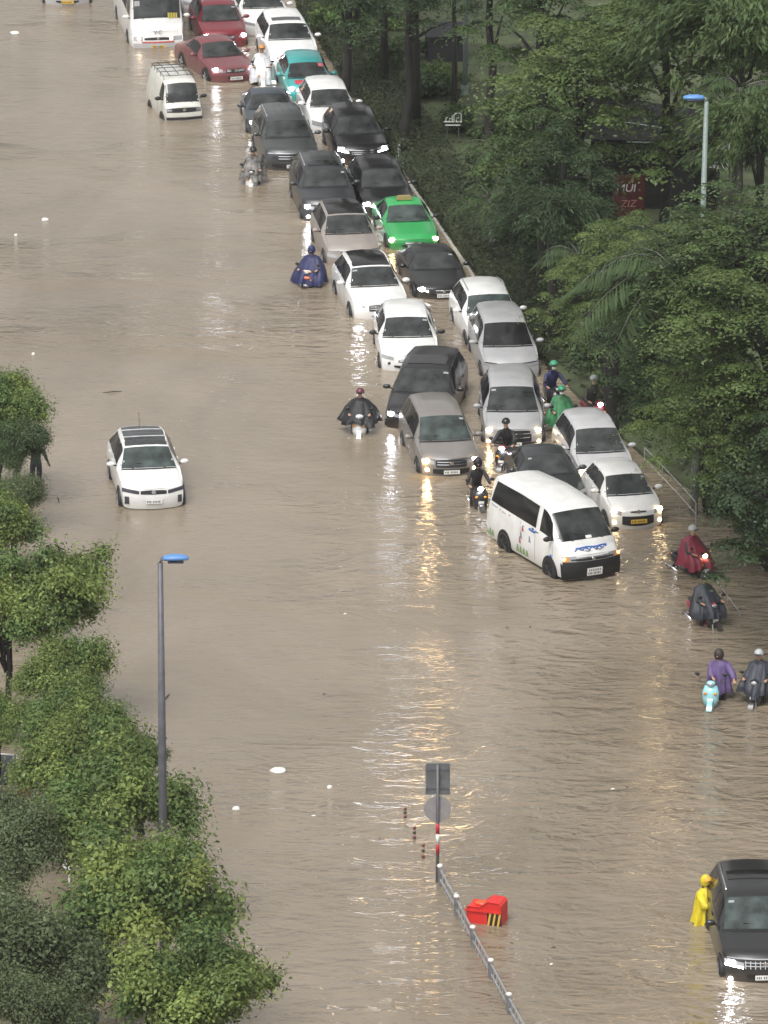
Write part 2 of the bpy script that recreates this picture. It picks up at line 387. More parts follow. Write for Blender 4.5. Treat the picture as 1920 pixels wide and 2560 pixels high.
def car(kind, front, a, label, cat, pm, lights='off', sink=.34, name='parked_car', plate='white', roof=None, glass=None,
        grille=(.42, .66, .80), lower=(.50, .42, .52), lamp=(.56, .97, .70, .82), fog=None, rails=None, sunroof=None, ribs=0, mirrors=None,
        wipers=True, sidewin=None, trim=None, lampstyle='leaf', handle=True, shape=None, drl=False, strong=(), group='vehicles in the flooded road'):
    s = Shape(kind, **(shape or {}))
    a = R(a); fwd = Vector((math.sin(a), -math.cos(a), 0))
    p = front - fwd * (s.L / 2)
    t = thing(name, label, cat, (p.x, p.y, -sink), math.atan2(fwd.y, fwd.x), group)
    bo = s.body().build('body', pm, t); weld(bo)
    gm = glass or M_GLASS
    N = 2 * s.NH
    s.patch(s.xc + .05, s.xh - .03, 7.30, N - 7.30, 8, 12).build('windshield', gm, t, smooth=True)
    s.patch(s.xr + .08, s.xt - .10, 7.6, N - 7.6, 4, 10).build('rear_window', M_SIDEGLASS, t, smooth=True)
    wins = sidewin or [(s.xc + .42, s.xh + .55), (s.xh + .62, min(s.xr - .5, s.xh + 1.55)), (min(s.xr - .5, s.xh + 1.55) + .07, s.xr - .02)]
    for sd in (0, 1):                                   # dark pillars between the panes
        v0, v1 = (5.30, 6.72) if sd == 0 else (N - 5.30, N - 6.72)
        a0_, a1_ = (wins[0][0] + .35, wins[-1][1] - .10) if len(wins) > 2 else (wins[0][0] + .35, wins[0][1] - .05)
        if kind != 'bus' and a1_ - a0_ > .3: s.patch(a0_, a1_, v0, v1, 10, 3, off=.004).build('window_pillar', M_BLACK, t, smooth=True)
    for q, (x0, x1) in enumerate(wins):
        if x1 - x0 < .18: continue
        for sd in (0, 1):
            v0, v1 = (5.16, 6.86) if sd == 0 else (N - 5.16, N - 6.86)
            def fx(tt, x0=x0, x1=x1, last=(q == len(wins) - 1), first=(q == 0)):
                return (x0 + (.30 * tt * (s.xh - s.xc) / .8 if first else 0), x1 - (.16 * tt if last else 0))
            s.patch(x0, x1, v0, v1, 5, 4, fx=fx).build('side_window', M_SIDEGLASS, t, smooth=True)
    if roof:
        x1 = s.xr - .12
        s.patch(s.xh + .05, x1, 8.0, N - 8.0, 8, 10, off=.006).build('roof_panel', roof, t, smooth=True)
    if sunroof:
        x0, x1 = sunroof
        s.patch(s.xh + x0, s.xh + x1, 8.35, N - 8.35, 4, 8, off=.010).build('sunroof', M_SIDEGLASS, t, smooth=True)
    if rails:
        for sd in (1, -1):
            pts = []
            for i in range(9):
                x = s.xh + .25 + (s.xr - s.xh - .45) * i / 8
                q = s.pt(x, 8.0 if sd == 1 else N - 8.0); q.z += .045 * math.sin(PI * min(max(i / 8, .04), .96)) ** .3 - .002; pts.append(q)
            MB().tube(pts, .02, 6).build('roof_rail', rails, t, smooth=True)
    if ribs:
        for i in range(ribs):
            v = 8.5 + (N - 17.0) * i / (ribs - 1)
            s.patch(s.xh + .45, s.xr - .10, v - .05, v + .05, 6, 1, off=.012).build('roof_rib', pm, t)
    # nose
    gw, gz0, gz1 = grille
    go = s.fpatch(-gw, gw, gz0, lambda q: gz1 - .03 * abs(2 * q - 1) ** 3, 10).build('grille', M_BLACK, t)
    for k in (.38, .72):
        zz = gz0 + (gz1 - gz0) * k
        s.fpatch(-gw * .92, gw * .92, zz - .011, zz + .011, 10, off=.016, nz=1).build('grille_bar', M_CHROME if trim != 'plain' else M_DARK, go)
    e = MB(); ez = gz0 + (gz1 - gz0) * .56; q = s.F(0, ez, .02)
    e.tube([q - Vector((.012, 0, 0)), q + Vector((.006, 0, 0))], .055, 12).build('emblem', M_CHROME, t)
    if trim == 'bar':
        s.fpatch(-.93, .93, gz1 + .012, gz1 + .042, 14, off=.014, nz=1).build('chrome_strip', M_CHROME, t)
    lw, lz0, lz1 = lower
    s.fpatch(-lw, lw, lambda q: lz0 + .05 * abs(2 * q - 1) ** 2, lz1, 10).build('lower_grille', M_BLACK, t)
    y0, y1, z0, z1 = lamp
    lm = {'off': M_LENS, 'dark': M_LENSD, 'white': M_LENS, 'warm': M_LENS}[lights]
    for sd in (1, -1):
        lo = (lambda q: z0 - .02 + .05 * q) if lampstyle == 'leaf' else z0
        hi = (lambda q: z1 - .045 * (1 - q) + .02 * q) if lampstyle == 'leaf' else z1
        ho = s.fpatch(sd * y0, sd * y1, lo, hi, 6, off=.012).build('headlight', lm, t, smooth=True)
        if lights in ('white', 'warm'):
            lit = M_LITW if lights == 'white' else M_LITG
            if sd in strong: lit = M_LITWS if lights == 'white' else M_LITGG
            c = s.F(sd * (y0 * .40 + y1 * .60), (z0 + z1) / 2 + .005, .012)
            MB().ell(c, (.038, .105, .072), 12, 6).build('lit_bulb', lit, ho, smooth=True)
            if drl:
                s.fpatch(sd * (y0 + .02), sd * (y1 - .01), lambda q: z0 - .02 + .05 * q, lambda q: z0 + .012 + .05 * q, 6, off=.018, nz=1).build('running_light', lit, ho)
    if fog:
        fy, fz, on = fog
        for sd in (1, -1):
            c = s.F(sd * fy, fz, .006)
            MB().ell(c, (.03, .055, .05), 10, 6).build('fog_light', {'white': M_LITW, 'warm': M_LITG, 'off': M_LENSD, 'soft': M_LITGS}[on], t, smooth=True)
    # number plate
    pz = (lz0 + lz1) / 2 if plate != 'none' else 0
    if plate != 'none':
        c = s.F(0, pz, .022)
        po = MB().box(c, (.012, .47, .115)).build('number_plate', M_PLATE if plate == 'white' else M_PLATEY, t)
        rr = random.Random(int(p.x * 977 + p.y * 31))
        x = -.19
        for k in range(8):
            h = rr.choice((.05, .058, .062))
            if k == 3: x += .03
            MB().box((c.x + .008, c.y + x, c.z), (.006, .022, h)).build('plate_character', M_INK, po); x += .046
    # mirrors
    mm = mirrors or pm
    for sd in (1, -1):
        q = s.pt(s.xc + .38, 5.1 if sd == 1 else N - 5.1)
        mb = MB(); c = q + Vector((.02, sd * .17, .065)); mb.ell(c, (.075, .125, .075), 10, 6)
        mo = mb.build('mirror', mm, t, smooth=True)
        MB().tube([q + Vector((0, -sd * .01, 0)), q + Vector((.01, sd * .10, .03))], .025, 6).build('mirror_arm', M_BLACK, mo)
    if wipers:
        for yy in (-.28, .30):
            v = 10 - yy * 4
            q0 = s.pt(s.xc + .03, v) + Vector((0, 0, .012)); q1 = s.pt(s.xc + .20, v + 2.1) + s.nrm(s.xc + .2, min(v + 2.1, 12.6)) * .022
            MB().tube([q0, q1], .010, 5).build('wiper', M_BLACK, t)
    # registration stickers behind the glass
    rs_ = random.Random(int(p.x * 131 + p.y * 17)); vv = rs_.choice((7.9, 7.9, 11.5)); ww_ = rs_.uniform(.35, .65)
    if rs_.random() < .6: s.patch(s.xh - .17, s.xh - .11, vv, vv + ww_, 2, 2, off=.010).build('windshield_sticker', mat('sticker_grey', (.30, .31, .31), .5), t)
    # wheels
    r = .34 if kind not in ('hiace', 'bus', 'minivan', 'hatch') else {'hiace': .345, 'bus': .40, 'minivan': .27, 'hatch': .29}[kind]
    xf = {'hiace': .92, 'minivan': .62, 'bus': 1.35}.get(kind, .50 + r + .02)
    for x in (xf, xf + s.wb):
        for sd in (1, -1):
            X = s.L / 2 - x
            ao = MB().disc((X, sd * (s.hw - .055), r), r + .065, .13, 'y', 26).build('wheel_arch', M_BLACK, t)
            wo = MB().torus((X, sd * (s.hw - .05), r), r - .085, .085, 'y', 22, 8).build('wheel', M_RUBBER, t, smooth=True)
            rim = MB(); yy = sd * (s.hw + .008)
            rim.tube([(X, yy - sd * .03, r), (X, yy + sd * .012, r)], .06, 10)
            for k in range(5):
                an = 2 * PI * k / 5 + .3
                rim.tube([(X, yy, r), (X + math.cos(an) * (r - .10), yy, r + math.sin(an) * (r - .10))], [.045, .03], 4)
            rim.build('rim', M_ALLOY if kind not in ('hiace', 'minivan') else M_BLACK, wo)
    if handle:
        for x in (s.xh + .42, s.xh + 1.35):
            if x > s.xr - .2: continue
            for sd in (1, -1):
                q = s.pt(x, 4.2 if sd == 1 else N - 4.2)
                MB().box(q + Vector((0, sd * .012, 0)), (.18, .03, .035)).build('door_handle', pm, t)
    # shut lines of the doors and of the bonnet
    for x in ([s.xc + .30, s.xh + .585, s.xh + 1.52] if kind != 'bus' else [s.xh + .6]):
        if x > s.xr: continue
        for sd in (1, -1):
            v0, v1 = (2.2, 5.0) if sd == 1 else (N - 2.2, N - 5.0)
            s.patch(x - .007, x + .007, v0, v1, 1, 5, off=.004).build('door_seam', M_BLACK, t)
    if s.xc > .7:
        for v in (7.25, N - 7.25):
            s.patch(.22, s.xc - .03, v - .05, v + .05, 5, 1, off=.004).build('bonnet_seam', M_BLACK, t)
        s.patch(s.xc - .035, s.xc + .03, 7.35, N - 7.35, 1, 10, off=.006).build('cowl_panel', M_BLACK, t)
    return t, s

W_ = paint('paint_white', (0.78, 0.78, 0.76)); W2 = paint('paint_pearl', (0.70, 0.695, 0.67)); W3 = paint('paint_old_white', (0.66, 0.66, 0.60))
SILV = paint('paint_silver', (0.47, 0.47, 0.475), .35); SILV2 = paint('paint_dark_silver', (0.36, 0.36, 0.365), .35)
BRONZE = paint('paint_bronze_grey', (0.20, 0.185, 0.170), .35); BRZ2 = paint('paint_brown_silver', (0.30, 0.265, 0.24), .35)
GRAPH = paint('paint_graphite', (0.030, 0.033, 0.036)); GRAPH2 = paint('paint_grey_green', (0.048, 0.053, 0.054)); BLUEG = paint('paint_blue_grey', (0.042, 0.054, 0.068))
BLK = paint('paint_black', (0.006, 0.006, 0.007)); BLK2 = paint('paint_soft_black', (0.014, 0.014, 0.015))
MAROON = paint('paint_maroon', (0.17, 0.045, 0.05)); RED = paint('paint_dark_red', (0.17, 0.016, 0.024)); TEAL = paint('paint_teal', (0.05, 0.34, 0.33)); GREEN = paint('paint_taxi_green', (0.03, 0.33, 0.09))

# left file of the jam, from the front
car('mpv', P(976, 1029), 8.5, 'bronze grey people carrier with warm headlights and fog lamps, first of the left file', 'car', BRONZE, 'warm', ribs=6, glass=M_TEALGLASS, fog=(.80, .52, 'warm'), strong=(-1,), trim='bar', grille=(.52, .60, .82), lower=(.62, .38, .56))
car('van_mpv', P(898, 930), -8, 'charcoal people carrier turned away to the left right behind the bronze grey one', 'car', BLK2, 'white', sunroof=(.25, 1.0), wipers=False, strong=(-1,))
car('suv', P(886, 803), 3, 'white car with plain white roof and unlit round lamps, behind the charcoal people carrier', 'car', W_, 'off', mirrors=M_BLACK, grille=(.40, .62, .72), lower=(.55, .42, .53), fog=(.72, .58, 'off'), handle=True)
car('suv', P(826, 690), 10, 'white crossover with long black glass roof, beside the black saloon', 'car', W_, 'white', strong=(-1,), roof=M_SIDEGLASS, grille=(.46, .60, .80), lower=(.4, .40, .46), lamp=(.60, .97, .72, .80), rails=W_)
car('suv', P(766, 574), 8, 'brownish silver car with dark roof and chrome trimmed nose, behind the white black-roofed crossover', 'car', BRZ2, 'off', roof=M_SIDEGLASS, trim='bar', grille=(.50, .60, .80), lamp=(.60, .97, .58, .72))
car('bigsuv', P(715, 479), 7, 'dark graphite off-roader with two round white lamps and roof bars, beside the green taxi', 'car', GRAPH, 'white', rails=M_STEEL, sunroof=(.2, .7), ribs=5, lamp=(.60, .97, .74, .88), fog=(.82, .50, 'white'))
car('bigsuv', P(634, 369), 8, 'dark grey off-roader with bright chrome bar across its nose, above the patterned cape rider', 'car', GRAPH2, 'dark', rails=M_STEEL, ribs=5, trim='bar', grille=(.60, .66, .90), lower=(.8, .42, .58), lamp=(.60, .97, .76, .90))
car('sedan', P(590, 293), 5, 'blue grey saloon with one small white lamp, in front of the maroon saloon', 'car', BLUEG, 'white', mirrors=BLUEG, shape=dict(W=1.78))
car('sedan', P(511, 178), 20, 'maroon saloon turned across the lane with bright white headlights', 'car', MAROON, 'white', sink=.30, lower=(.36, .40, .52))
car('suv', P(488, 104), 9, 'dark red hatchback standing behind the maroon saloon', 'car', RED, 'white', lamp=(.62, .97, .72, .80), rails=M_STEEL, shape=dict(W=1.74))
car('sedan', P(446, 32), 10, 'pale silver car half hidden between the bus and the dark red hatchback', 'car', SILV, 'off')
car('sedan', P(520, 5), 9, 'deep red car cut by the top edge behind the dark red hatchback', 'car', RED, 'off')
# right file, from the front
car('hatch', P(1380, 1143), 13, 'small white hatchback with yellow number plate and black mesh nose, first by the railing', 'car', W2, 'warm', sink=.24, plate='yellow', grille=(.30, .72, .77), lower=(.60, .33, .62), lamp=(.62, .99, .66, .80), fog=(.86, .42, 'soft'), trim='plain')
car('smallmpv', P(1315, 1050), 10, 'silver compact car with one warm lamp just behind the small white hatchback', 'car', SILV, 'warm', lamp=(.64, .99, .66, .80))
car('mpv', P(1110, 964), 1, 'silver people carrier with dark mesh nose and warm lamps, facing straight ahead', 'car', SILV2, 'warm', ribs=5, grille=(.60, .46, .80), lower=(.75, .36, .44), glass=M_GLASS, fog=(.86, .44, 'soft'))
car('mpv', P(1107, 820), 6, 'silver people carrier with unlit lamps, behind the silver one with dark mesh nose', 'car', SILV2, 'off', ribs=5, trim='bar', glass=M_SIDEGLASS)
car('suv', P(1076, 752), 8, 'white car with curved roof and rails, behind the unlit silver people carrier', 'car', W_, 'warm', rails=M_STEEL, glass=M_TEALGLASS, lamp=(.70, .97, .60, .68))
car('sedan', P(960, 647), 9, 'black saloon with arrow shaped white running lamp, beside the bright kerb', 'car', BLK2, 'white', grille=(.34, .46, .70), lamp=(.56, .94, .60, .69), mirrors=BLK, glass=M_GLASS, drl=True)
tx, ts = car('sedan', P(896, 541), 8, 'green taxi with a small box on its roof', 'taxi', GREEN, 'warm', shape=dict(L=4.4, W=1.73, H=1.48, xr=3.3), lamp=(.72, .97, .60, .70), mirrors=M_BLACK, glass=M_TEALGLASS, grille=(.4, .54, .62))
car('suv', P(842, 472), 8, 'black car with white lamps close behind the green taxi', 'car', BLK, 'white', lamp=(.58, .97, .74, .84), drl=True, mirrors=M_BLACK)
car('suv', P(786, 358), 8, 'glossy black car with two slanting bright lamps and chrome smile, behind the black car', 'car', BLK, 'white', sink=.28, trim='bar', drl=True, grille=(.50, .62, .78), lower=(.5, .40, .50), lamp=(.56, .99, .74, .90), fog=(.80, .44, 'white'), mirrors=M_BLACK)
car('suv', P(727, 293), 8, 'white car with plain silver white roof right behind the glossy black one', 'car', W_, 'off', lamp=(.58, .97, .66, .84), grille=(.35, .70, .78), shape=dict(W=1.80))
tt, tts = car('hatch', P(672, 219), 7, 'teal taxi with red sticker on its bonnet', 'taxi', TEAL, 'white', shape=dict(L=4.1, W=1.73, H=1.60, xr=3.6, xt=4.0))
car('bigsuv', P(637, 152), 8, 'white car with square dark sunroof, behind the teal taxi', 'car', W_, 'white', sunroof=(.35, .85), lamp=(.62, .97, .68, .84), shape=dict(H=1.72), wipers=False)
car('suv', P(580, 76), 9, 'white car with shiny bonnet standing last by the hedge at the top', 'car', W_, 'off', shape=dict(H=1.55))
car('sedan', P(1208, 1100), 9, 'dark grey saloon boxed in behind the white minibus', 'car', GRAPH, 'off', glass=M_GLASS, shape=dict(W=1.80))
# out on the open water
st, ss = car('suv', P(333, 1102), 8, 'white car stranded alone in open water with black glass roof and roof bars', 'car', W_, 'dark', sink=.22, roof=M_GLASS, rails=W_, glass=M_TEALGLASS, grille=(.42, .68, .80), lower=(.34, .46, .50), lamp=(.46, .99, .70, .82), shape=dict(L=4.7, W=1.885), trim='plain')
for x in (ss.xh + .55, ss.xh + 1.25):
    q0, q1 = ss.pt(x, 8), ss.pt(x, 12)
    MB().tube([q0 + Vector((0, 0, .07)), (q0 + q1) / 2 + Vector((0, 0, .085)), q1 + Vector((0, 0, .07))], .022, 6).build('roof_bar', M_STEEL, st)
q = ss.pt(ss.xr - .12, 10); MB().tube([q, q + Vector((-.12, 0, .38))], .007, 5).build('aerial', M_BLACK, st)
for sd in (1, -1):
    ss.fpatch(sd * .78, sd * .92, .38, .60, 3, off=.012).build('fog_light', M_LENSD, st)
text_mesh('badge', 'KIA', .085, M_CHROME, st, ss.F(0, .74, .03), (R(78), 0, R(90)))
bt, bs = car('van_mpv', P(1653, 2124), 3, 'black people carrier with slatted chrome nose at the lower right corner', 'car', BLK2, 'white', sink=.30, rails=M_CHROME, sunroof=(.9, 1.5), glass=M_TEALGLASS, trim='bar', grille=(.55, .62, .84), lower=(.45, .38, .50), lamp=(.52, .99, .66, .82), fog=(.84, .36, 'white'), drl=True)
for k in range(9):
    y = -.48 + .96 * k / 8
    bs.fpatch(y - .012, y + .012, .64, .82, 1, off=.020).build('grille_slat', M_CHROME, bt)
# taxi fittings
q = ts.pt((ts.xh + ts.xr) / 2 - .25, 10)
MB().box(q + Vector((0, 0, .07)), (.20, .52, .13), 0, .8).build('roof_sign', mat('taxi_sign', (.30, .24, .10), .4), tx)
q = ts.F(0, .48, .02)
tts.patch(.35, .70, 7.9, 11.4, 4, 4, off=.006).build('bonnet_sticker', mat('sticker_red', (.55, .04, .06), .4), tt)
tts.patch(tts.xh - .22, tts.xh - .06, 7.7, 8.6, 2, 2, off=.012).build('pink_pass_card', mat('sticker_pink', (.75, .16, .20), .5), tt)

# white minibus with drawings on its flank
vt, vs_ = car('hiace', P(1284, 1254), 26, 'white high roofed minibus with blue script on its nose and drawings along its side', 'minibus', W_, 'off',
    name='minibus', sink=.17, grille=(.80, .76, .83), lower=(.5, .36, .44), lamp=(.56, .99, .75, .90), lampstyle='box', mirrors=M_BLACK, plate='white', trim='plain',
    sidewin=[(.62, 1.52), (1.76, 4.70)], handle=False)
N2 = 2 * vs_.NH
vs_.fpatch(-1.0, 1.0, .25, .75, 16, off=.016, nz=4).build('black_bumper', M_BLACK, vt)
for sd in (0, 1):
    v0, v1 = (1.1, 3.45) if sd == 0 else (N2 - 1.1, N2 - 3.45)
    vs_.patch(.0, .16, v0, v1, 2, 4, off=.010).build('bumper_corner', M_BLACK, vt)
vs_.fpatch(-.60, .60, .835, .87, 10, off=.018, nz=1).build('chrome_strip', M_CHROME, vt)
for sd in (1, -1):
    vs_.fpatch(sd * .80, sd * .985, .76, .89, 4, off=.024).build('indicator', M_AMBER, vt)
    MB().ell(vs_.F(sd * .93, .83, .02), (.03, .06, .045), 10, 6).build('lit_indicator', mat('lamp_lit_amber', (.8,.5,.2), .2, emit=(1.0,.55,.2), estr=3.0), vt, smooth=True)
q = vs_.F(0, .50, .03); MB().box(q, (.012, .47, .115)).build('number_plate', M_PLATE, vt)
for k in range(7): MB().box(q + Vector((.008, -.17 + k * .056, 0)), (.006, .026, .056)).build('plate_character', M_INK, vt)
M_BLUEINK = mat('blue_lettering', (.06, .14, .42), .45); M_REDINK = mat('red_drawing', (.42, .08, .08), .5); M_GRNINK = mat('green_drawing', (.20, .30, .14), .5); M_GRYINK = mat('grey_drawing', (.22, .25, .30), .5)
def ribbon(sh, pts, wd, m, name, par, off=.010):
    """a painted line over the body surface through (x, v) points"""
    pp = [sh.pt(x, v) + sh.nrm(x, v) * off for x, v in pts]
    return MB().tube(pp, wd, 5).build(name, m, par)
rs = random.Random(5)
pts = [(.155 + .05 * math.sin(k * 1.9), 8.75 + 2.5 * k / 16) for k in range(17)]
ribbon(vs_, pts, .020, M_BLUEINK, 'blue_script', vt)
ribbon(vs_, [(.215 + .014 * math.sin(k * 1.3), 8.7 + 2.4 * k / 9) for k in range(10)], .022, M_BLUEINK, 'blue_script', vt)
ribbon(vs_, [(.09, 9.2), (.08, 9.4), (.11, 9.5), (.085, 9.7)], .014, M_GRYINK, 'grey_lettering', vt)
ribbon(vs_, [(.09, 10.1), (.075, 10.3), (.10, 10.5)], .014, M_GRYINK, 'grey_lettering', vt)
SV = N2
ribbon(vs_, [(1.72 + .05 * k, SV - (4.45 + .18 * math.sin(k * 2.1))) for k in range(9)], .022, M_BLUEINK, 'blue_script', vt)
ribbon(vs_, [(1.74 + .05 * k, SV - 4.22) for k in range(8)], .016, M_BLUEINK, 'blue_script', vt)
ribbon(vs_, [(.66 + .03 * k, SV - (3.35 + .12 * math.sin(k * 2.4))) for k in range(6)], .016, M_BLUEINK, 'blue_script', vt)
for x, v, m in ((2.45, 3.75, M_REDINK), (2.55, 3.35, M_GRYINK), (2.40, 4.05, M_GRYINK), (2.62, 3.1, M_REDINK), (3.75, 4.35, M_REDINK), (3.62, 4.3, M_GRYINK), (3.95, 4.5, M_GRYINK), (2.0, 3.4, M_GRYINK), (3.35, 4.5, M_REDINK)):
    vs_.patch(x, x + .13, SV - v, SV - v - .32, 2, 2, off=.006, fx=lambda q, x=x: (x + .06 * q, x + .14 - .03 * q)).build('side_drawing', m, vt)
for x in (2.15, 2.35, 2.55, 2.75, 4.42, 4.6, 4.78):
    vs_.patch(x, x + .19, SV - 2.0, SV - (2.45 + .5 * rs.random()), 2, 2, off=.006, fx=lambda q, x=x: (x + .05 * q, x + .19 - .06 * q)).build('painted_grass', M_GRNINK, vt)
ribbon(vs_, [(4.2 + .06 * k, SV - (4.75 + .12 * math.sin(k * 2.2))) for k in range(8)], .012, M_GRYINK, 'grey_lettering', vt)
for x, v in ((1.56, 4.55), (1.84, 4.75)):
    vs_.patch(x, x + .15, SV - v, SV - v - .28, 2, 2, off=.012).build('door_handle', M_BLACK, vt)
for q in range(5):
    v = 8.6 + q * .7
    vs_.patch(vs_.xh + .30, vs_.xr - .1, v - .04, v + .04, 8, 1, off=.010).build('roof_rib', W_, vt)
vs_.patch(.40, .47, 9.7, 10.15, 2, 2, off=.012).build('dashboard_card', M_WHITE, vt)

# small old van with a roof rack
mt, ms = car('minivan', P(399, 261), 15, 'small old cream white van with black roof rack, beside the queue', 'van', W3, 'off', name='small_van', sink=.36,
    grille=(.93, .66, .82), lower=(.4, .40, .44), lamp=(.66, .90, .69, .79), lampstyle='box', mirrors=M_BLACK, trim='plain', sidewin=[(.40, 1.05)], handle=False, plate='none')
ms.fpatch(-.98, .98, .40, .50, 10, off=.03).build('front_bumper', M_DARK, mt)
for k, (v0, v1) in enumerate(((7.6, 7.6), (12.4, 12.4), (8.8, 8.8), (10.0, 10.0), (11.2, 11.2))):
    MB().tube([ms.pt(ms.xh + .25 + (ms.xr - ms.xh - .4) * i / 6, v0) + Vector((0, 0, .14)) for i in range(7)], .014, 5).build('rack_bar', M_BLACK, mt)
for i in range(5):
    x = ms.xh + .25 + (ms.xr - ms.xh - .4) * i / 4
    a_, b_ = ms.pt(x, 7.6), ms.pt(x, 12.4)
    MB().tube([a_ + Vector((0, 0, -.01)), a_ + Vector((0, 0, .15)), b_ + Vector((0, 0, .15)), b_ + Vector((0, 0, -.01))], .014, 5).build('rack_hoop', M_BLACK, mt)

# white bus at the top
ut, us = car('bus', P(342, 103), 8, 'white bus with wide windscreen and yellow plate at the top of the road', 'bus', W_, 'off', name='small_bus', sink=.42,
    grille=(.52, .70, .80), lower=(.5, .44, .48), lamp=(.58, .93, .68, .82), lampstyle='box', mirrors=M_WHITE, plate='yellow', trim='plain',
    sidewin=[(.8, 1.7)] + [(1.85 + 1.0 * k, 2.78 + 1.0 * k) for k in range(5)], handle=False)
us.fpatch(-.62, .62, .60, .655, 8, off=.02, nz=1).build('red_trim', M_REDINK, ut)
us.fpatch(-.95, .95, .42, .58, 10, off=.03).build('front_bumper', SILV, ut)
text_mesh('badge', 'V·C', .20, M_INK, ut, us.F(0, .98, .05), (R(78), 0, R(90)))
for sd, k in ((1, .50), (-1, .72)): MB().ell(us.F(sd * k, .75, .015), (.03, .06, .05), 10, 6).build('lit_bulb', M_LITGS, ut, smooth=True)
for k in range(6): us.patch(.30, .36, 8.2 + k * .16, 8.30 + k * .16, 1, 1, off=.012).build('windshield_flower', mat('yellow_flowers', (.55, .45, .08), .6), ut)
car('sedan', P(146, 12), 4, 'grey silver car showing only its bumper at the top left edge', 'car', SILV, 'off', plate='yellow')

# ------------------------------------------------------------------ people
def skin_body(name, J, E, root):
    """one continuous body grown round a skeleton; J: joint -> (x, y, z, radius)"""
    names = list(J); me = bpy.data.meshes.new(name)
    me.from_pydata([J[k][:3] for k in names], [(names.index(a), names.index(b_)) for a, b_ in E], [])
    o = bpy.data.objects.new(name, me); C.objects.link(o)
    md = o.modifiers.new('skin', 'SKIN'); md.branch_smoothing = .4
    if not me.skin_vertices: raise RuntimeError('no skin layer')
    for i, k in enumerate(names):
        r = J[k][3]; sv = me.skin_vertices[0].data[i]
        sv.radius = (r, r) if not isinstance(r, tuple) else r
        sv.use_root = (k == root)
    ss_ = o.modifiers.new('smooth', 'SUBSURF'); ss_.levels = 1; ss_.render_levels = 1
    bpy.context.view_layer.update()
    out = bpy.data.meshes.new_from_object(o.evaluated_get(bpy.context.evaluated_depsgraph_get()))
    bpy.data.objects.remove(o)
    out.polygons.foreach_set('use_smooth', [True] * len(out.polygons))
    return out
def skeleton(hip, chest, head, hands, knees, feet, elbows):
    J = {}; E = []
    hx, hy, hz = hip; cx, cy, cz = chest
    J['pelvis'] = (*hip, .15); J['waist'] = ((hx * .55 + cx * .45), (hy + cy) / 2, (hz * .55 + cz * .45), .135); J['chest'] = (cx, cy, cz, .165)
    nx, ny, nz = (cx + (head[0] - cx) * .5, cy, cz + (head[2] - cz) * .52)
    J['neck'] = (nx, ny, nz, .062); J['jaw'] = (head[0] + .015, head[1], head[2] - .055, .078); J['skull'] = (head[0], head[1], head[2] + .03, .098); J['crown'] = (head[0] - .01, head[1], head[2] + .095, .062)
    J['nose'] = (head[0] + .115, head[1], head[2] - .005, .018)
    E += [('pelvis', 'waist'), ('waist', 'chest'), ('chest', 'neck'), ('neck', 'jaw'), ('jaw', 'skull'), ('skull', 'crown'), ('skull', 'nose')]
    for s_, tag_ in ((1, 'l'), (-1, 'r')):
        i = 0 if s_ == 1 else 1
        J['sh' + tag_] = (cx, cy + s_ * .19, cz + .06, .075); J['el' + tag_] = (*elbows[i], .052); h = Vector(hands[i]); e = Vector(elbows[i])
        d = (h - e).normalized(); J['wr' + tag_] = (*(h - d * .09), .030); J['pa' + tag_] = (*h, .036)
        E += [('chest', 'sh' + tag_), ('sh' + tag_, 'el' + tag_), ('el' + tag_, 'wr' + tag_), ('wr' + tag_, 'pa' + tag_)]
        side = d.cross(Vector((0, 0, 1))).normalized(); dn = Vector((0, 0, -1))
        for f in range(4):
            b0 = h + d * .035 + side * (.027 - .018 * f); ln = (.068, .078, .073, .055)[f]
            J[f'f{f}a' + tag_] = (*b0, .010); J[f'f{f}b' + tag_] = (*(b0 + d * ln * .55 + dn * .015), .009); J[f'f{f}c' + tag_] = (*(b0 + d * ln * .75 + dn * .045), .008)
            E += [('pa' + tag_, f'f{f}a' + tag_), (f'f{f}a' + tag_, f'f{f}b' + tag_), (f'f{f}b' + tag_, f'f{f}c' + tag_)]
        th = h - d * .02 - side * s_ * -.0 + Vector((0, -s_ * .035, .0))
        J['ta' + tag_] = (*th, .012); J['tb' + tag_] = (*(th + d * .04 + Vector((0, -s_ * .012, -.02))), .009); E += [('pa' + tag_, 'ta' + tag_), ('ta' + tag_, 'tb' + tag_)]
        J['hp' + tag_] = (hx, hy + s_ * .10, hz - .03, .105); J['kn' + tag_] = (*knees[i], .072); J['an' + tag_] = (*feet[i], .048)
        J['to' + tag_] = (feet[i][0] + .16, feet[i][1] + s_ * .03, feet[i][2] - .05, .038)
        E += [('pelvis', 'hp' + tag_), ('hp' + tag_, 'kn' + tag_), ('kn' + tag_, 'an' + tag_), ('an' + tag_, 'to' + tag_)]
    return J, E
